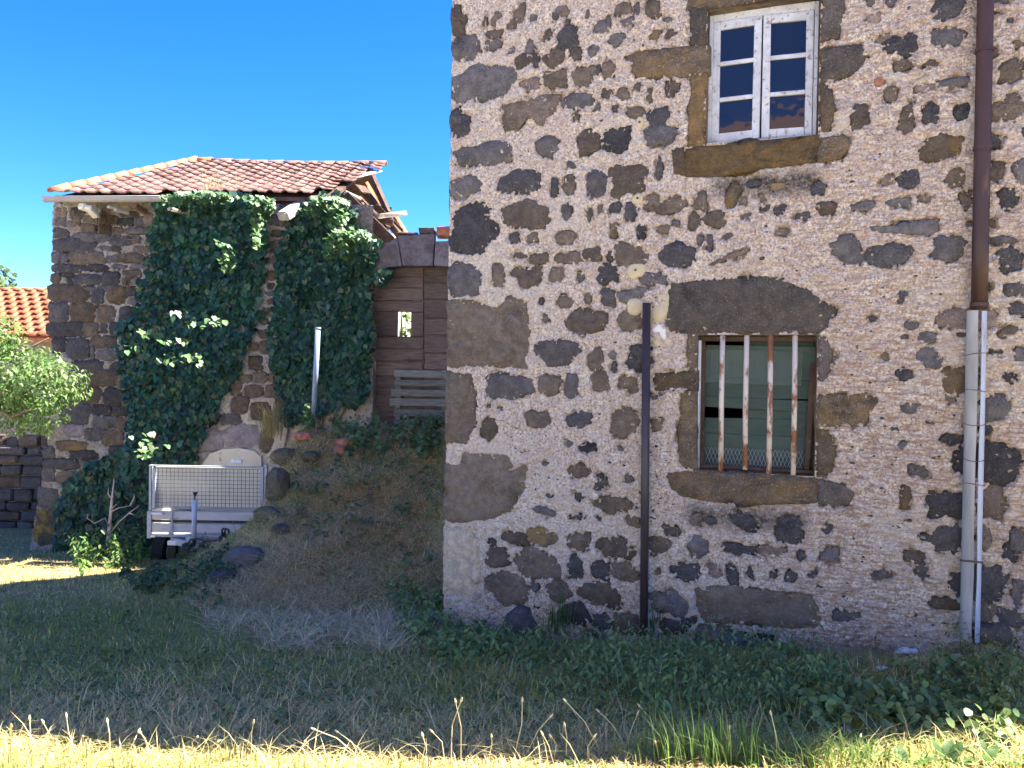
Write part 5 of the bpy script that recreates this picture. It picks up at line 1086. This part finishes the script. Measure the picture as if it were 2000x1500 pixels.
# ------------------------------------------------------------------ individual plants on the sunlit verge
def stalk(x, y, xt, yt, label):
    """dry flower stalk from ground pixel to head pixel"""
    b = ground_hit(x, y); t = atY(xt, yt, b[1]+random.uniform(-.1, .06)); o = empty("dry_stalk", b); tag(o, label, "stalk", "dry flower stalks along the verge")
    d = t-b; mid = d*.55+np.array([random.uniform(-.02, .02), random.uniform(-.02, .02), .02]); m = MB()
    m.tube([(0, 0, -.02), mid, d], [.0028, .0022, .0016], 5, False); m.build("stem", MAT['straw'], o)
    m = MB(); L = .018; u = (d-mid)/np.linalg.norm(d-mid); m.tube([d-u*L*.3, d+u*L*.2, d+u*L], [.002, .0055, .002], 6); m.build("seed_head", MAT['straw'], o)
LBL = "thin dry flower stalk with small seed head rising from the sunlit verge"
SK = [(60, 1480, 58, 1405), (66, 1480, 90, 1420), (150, 1478, 130, 1400), (90, 1475, 85, 1412), (215, 1478, 210, 1410), (240, 1480, 270, 1430), (300, 1480, 275, 1432), (380, 1485, 385, 1440), (480, 1480, 480, 1410), (490, 1480, 495, 1412), (425, 1480, 424, 1450), (560, 1485, 490, 1455), (710, 1485, 660, 1430), (720, 1485, 615, 1425), (740, 1484, 690, 1430), (880, 1500, 900, 1370), (900, 1490, 890, 1372), (1000, 1488, 1020, 1370), (1020, 1480, 1075, 1400), (1105, 1490, 1103, 1418), (1080, 1490, 1077, 1440), (1430, 1488, 1425, 1422), (1530, 1490, 1506, 1395), (1150, 1490, 1160, 1440), (1290, 1490, 1280, 1450), (1700, 1488, 1680, 1440), (1180, 1472, 1105, 1370), (1235, 1470, 1170, 1390), (1215, 1472, 1245, 1395), (1290, 1460, 1250, 1380), (950, 1492, 960, 1440), (1085, 1496, 1060, 1435), (160, 1485, 162, 1440), (340, 1484, 345, 1446), (20, 1484, 22, 1420), (600, 1484, 596, 1448), (820, 1492, 826, 1438), (870, 1490, 845, 1430)]
for s_ in SK:
    if random.random() < .94: stalk(*s_, LBL)
def tuft(x, y, n, h, lean, base, label, spread=.09, dirx=0.0):
    b = ground_hit(x, y); o = empty("grass_tuft", b); tag(o, label, "grass tuft", "bright grass tufts on the verge")
    P = np.stack([rng.normal(0, spread, n), rng.normal(0, spread*.6, n), np.full(n, -.01)], 1)
    a = rng.uniform(0, 6.283, n)
    if dirx: a = np.where(rng.random(n) < .75, (math.pi if dirx < 0 else 0)+rng.normal(0, .6, n), a)
    t = blades(P, rng.uniform(.5, 1, n)*h, rng.uniform(.003, .006, n), np.abs(rng.normal(lean, .2, n)), a, jitc(base, n, .15), None, .7)
    f = link("blades", mk_grass("blades", None, [t]), MAT['grass'], o); f["kind"] = "stuff"
GB = (.15, .23, .06)
tuft(1350, 1490, 170, .30, .30, GB, "tall bright green grass tuft in front of the house pole", .10, -1); tuft(1420, 1492, 130, .28, .35, GB, "second bright grass tuft just right of the tallest one", .10, -1)
tuft(1580, 1495, 240, .22, .65, GB, "arching bright green grass clump left of the dock leaves", .14, -1); tuft(1650, 1494, 160, .2, .7, GB, "rounded arching grass clump touching the dock leaves", .12, 1); tuft(1270, 1488, 70, .18, .35, GB, "small bright grass tuft left of the tall one", .08)
tuft(440, 1490, 60, .16, .4, (.2, .2, .08), "small yellowish grass tuft at lower left verge", .08)
def dock(x, y, nl, size, label, up=.7):
    b = ground_hit(x, y); o = empty("dock_plant", b); tag(o, label, "dock plant", "broad-leaved dock plants on the verge")
    for i in range(nl):
        a = i*2.4+random.uniform(-.4, .4); L = size*random.uniform(.7, 1.1); wd = L*random.uniform(.26, .36); el = random.uniform(up-.35, up+.35); V = []; F = []; NS = 7
        for j in range(NS):
            t = j/(NS-1); r = L*(t*math.cos(el)+.0)+.01; z = L*t*math.sin(el)-.45*L*t*t*math.cos(el)*random.uniform(.6, .9); hw = wd/2*math.sin(math.pi*min(1, t*.93+.06))**.8*(1 if j < NS-1 else .15)+.002
            for s_, dz in ((-1, .18), (0, 0), (1, .18)): V.append((r*math.cos(a)-s_*hw*math.sin(a), r*math.sin(a)+s_*hw*math.cos(a), z+dz*hw+random.uniform(-.004, .004)))
        for j in range(NS-1):
            for s_ in (0, 1): q = j*3+s_; F.append((q, q+1, q+4, q+3))
        me = mesh_np("leaf", np.array(V), np.array(F), True, jitc((.11, .20, .055), len(V), .05, .03)*random.uniform(.8, 1.2)); link("leaf", me, MAT['leaf'], o)
for x, y, nl, sz, lb in ((1775, 1498, 8, .12, "leftmost sunlit dock plant with broad pale leaves"), (1850, 1494, 10, .135, "large sunlit dock plant with upright leaves in the middle"), (1930, 1492, 9, .14, "sunlit dock plant with curled leaves near the right corner"), (1990, 1490, 9, .13, "dock plant cut by the right edge of the photo"), (1710, 1494, 6, .09, "small low dock plant beside the arching grass clump"), (1455, 1500, 5, .10, "single broad-leaved dock between the bright grass tufts"), (1130, 1498, 5, .08, "tiny dock seedling on the verge below the house corner")): dock(x, y, nl, sz, lb)

# ------------------------------------------------------------------ bush at the left, far tree, courtyard shrub
def crown(center, rad, n, base, lr, name, label, trunk, branches, cat="tree", shape='ivy', lobes=None, bark='bark'):
    c = np.array(center, float); r = np.array(rad, float); o = empty(name, trunk[0]); tag(o, label, cat)
    rt = np.array(trunk[0], float)
    L = lobes or [((0, 0, 0), 1.0)]
    PP, NN = [], []
    for off, sc in L:
        k = int(n*sc**2/sum(s[1]**2 for s in L)); d = rng.normal(0, 1, (k, 3)); d /= np.linalg.norm(d, axis=1, keepdims=True)
        rr = rng.uniform(.35, 1.0, k)**.55*(.72+.5*fbm(d[:, 0]*2.2+3*d[:, 2]+off[0], d[:, 1]*2.2+off[2], 51))
        p = c+np.array(off)*r+d*rr[:, None]*r*sc; PP.append(p); NN.append(d*.8+rng.normal(0, .45, (k, 3))+[0, 0, .5])
    P = np.concatenate(PP); N = np.concatenate(NN); k = len(P)
    cl = fbm(P[:, 0]*3.2+P[:, 2]*2.1, P[:, 1]*3.2+P[:, 2]*2.7, 91); keep = cl > .43; P, N = P[keep], N[keep]; k = len(P)
    V, F, C_ = leaves(P, N, rng.uniform(*lr, k), jitc(base, k, .22, .08), shape, rng.normal(0, .5, (k, 3))+[0, 0, 1])
    f = link("crown", mesh_np("crown", V-rt, F, False, C_), MAT['leaf'], o); f["kind"] = "stuff"
    m = MB(); pts = [np.array(q)-rt for q in trunk]; m.tube(pts, list(np.linspace(.11, .05, len(pts))), 9); m.build("trunk", MAT[bark], o, smooth=True)
    for br in branches:
        m = MB(); pts = [np.array(q)-rt for q in br]; m.tube(pts, list(np.linspace(.035, .006, len(pts))), 6); m.build("branch", MAT[bark], o, smooth=True)
    return o
BY = 8.3; bc = atY(-22, 738, BY)
def bp(x, y, dy=0): return atY(x, y, BY+dy)
tb0 = (bc[0]-1.5, BY+.2, float(gz(bc[0]-1.5, BY))-.05)
crown(bc, (.85, .75, .62), 12000, (.15, .245, .07), (.032, .068), "leafy_bush", "bright sunlit leafy bush reaching in from the left edge", [tb0, (bc[0]-1.35, BY+.1, -.2), (bc[0]-1.0, BY, .7), (bc[0]-.7, BY, 1.4)],
      [[(bc[0]-1.0, BY, .7), bp(-20, 800), bp(60, 760, -.2), bp(120, 720, -.2)], [bp(-40, 760), bp(20, 815, -.2), bp(60, 800, -.3)], [(bc[0]-.7, BY, 1.4), bp(40, 690), bp(95, 660)], [bp(-60, 850, -.2), bp(-20, 870, -.3), bp(25, 850, -.4)], [bp(-60, 740), bp(10, 640), bp(35, 615)]],
      "bush", shape='thin', lobes=[((0, 0, 0), .85), ((.65, 0, -.05), .62), ((.15, -.2, .75), .42), ((.45, .1, -.62), .45), ((-.6, 0, .1), .7), ((-.5, 0, .7), .5)])
ft = atY(-10, 556, 26); crown((ft[0]-.6, 26, ft[2]+.1), (1.2, 1.2, .7), 1500, (.10, .15, .06), (.12, .2), "far_tree", "tree top peeping over the terracotta roof at the left edge", [(ft[0]-.7, 26, -1.4), (ft[0]-.7, 26, 3.0)], [])
ys_ = atY(790, 640, 14.2); crown((ys_[0], 14.2, ys_[2]-.2), (.7, .5, .9), 1600, (.10, .19, .045), (.06, .11), "courtyard_shrub", "sunlit green shrub seen through the small grille of the barn door", [(ys_[0], 14.2, -1.35), (ys_[0], 14.2, ys_[2]-.4)], [], "shrub")
# dead twigs under the eaves and weeds on the roof
def wisps(pts, n, L, colr, name, label, cat):
    P = np.repeat(np.array([atY(x, y, Y) for x, y, Y in pts]), n, 0); k = len(P); P = P+rng.normal(0, .05, (k, 3))
    t = blades(P, rng.uniform(.5, 1, k)*L, np.full(k, .006), np.abs(rng.normal(.4, .4, k)), rng.uniform(0, 6.283, k), jitc(colr, k, .2), None, .6)
    tag(link(name, mk_grass(name, None, [t]), MAT['grass']), label, cat, kind="stuff")
wisps([(402, 378, LWY+.05), (420, 376, LWY+.1), (430, 378, LWY+.1), (462, 380, LWY+.1)], 14, .42, (.42, .36, .20), "roof_grass", "dry grass wisps growing on the barn roof tiles", "grass")
wisps([(196, 440, LWY-.08), (205, 452, LWY-.08), (212, 440, LWY-.08), (205, 425, LWY-.1), (250, 560, LWY-.05)], 40, .22, (.13, .085, .05), "dead_twigs", "brown dead twigs clinging to the barn wall under the gutter", "twigs")
wisps([(522, 835, LWY-.35), (530, 850, LWY-.4), (540, 845, LWY-.4)], 90, .45, (.34, .30, .14), "dry_herb", "yellow dried herb clump at the right of the small arch", "herb")
wisps([(1090, 1225, 5.95), (1100, 1215, 5.95), (1280, 1230, 5.75)], 60, .30, (.085, .15, .04), "fern_tuft", "brighter green feathery tufts at the foot of the house wall", "ferns")
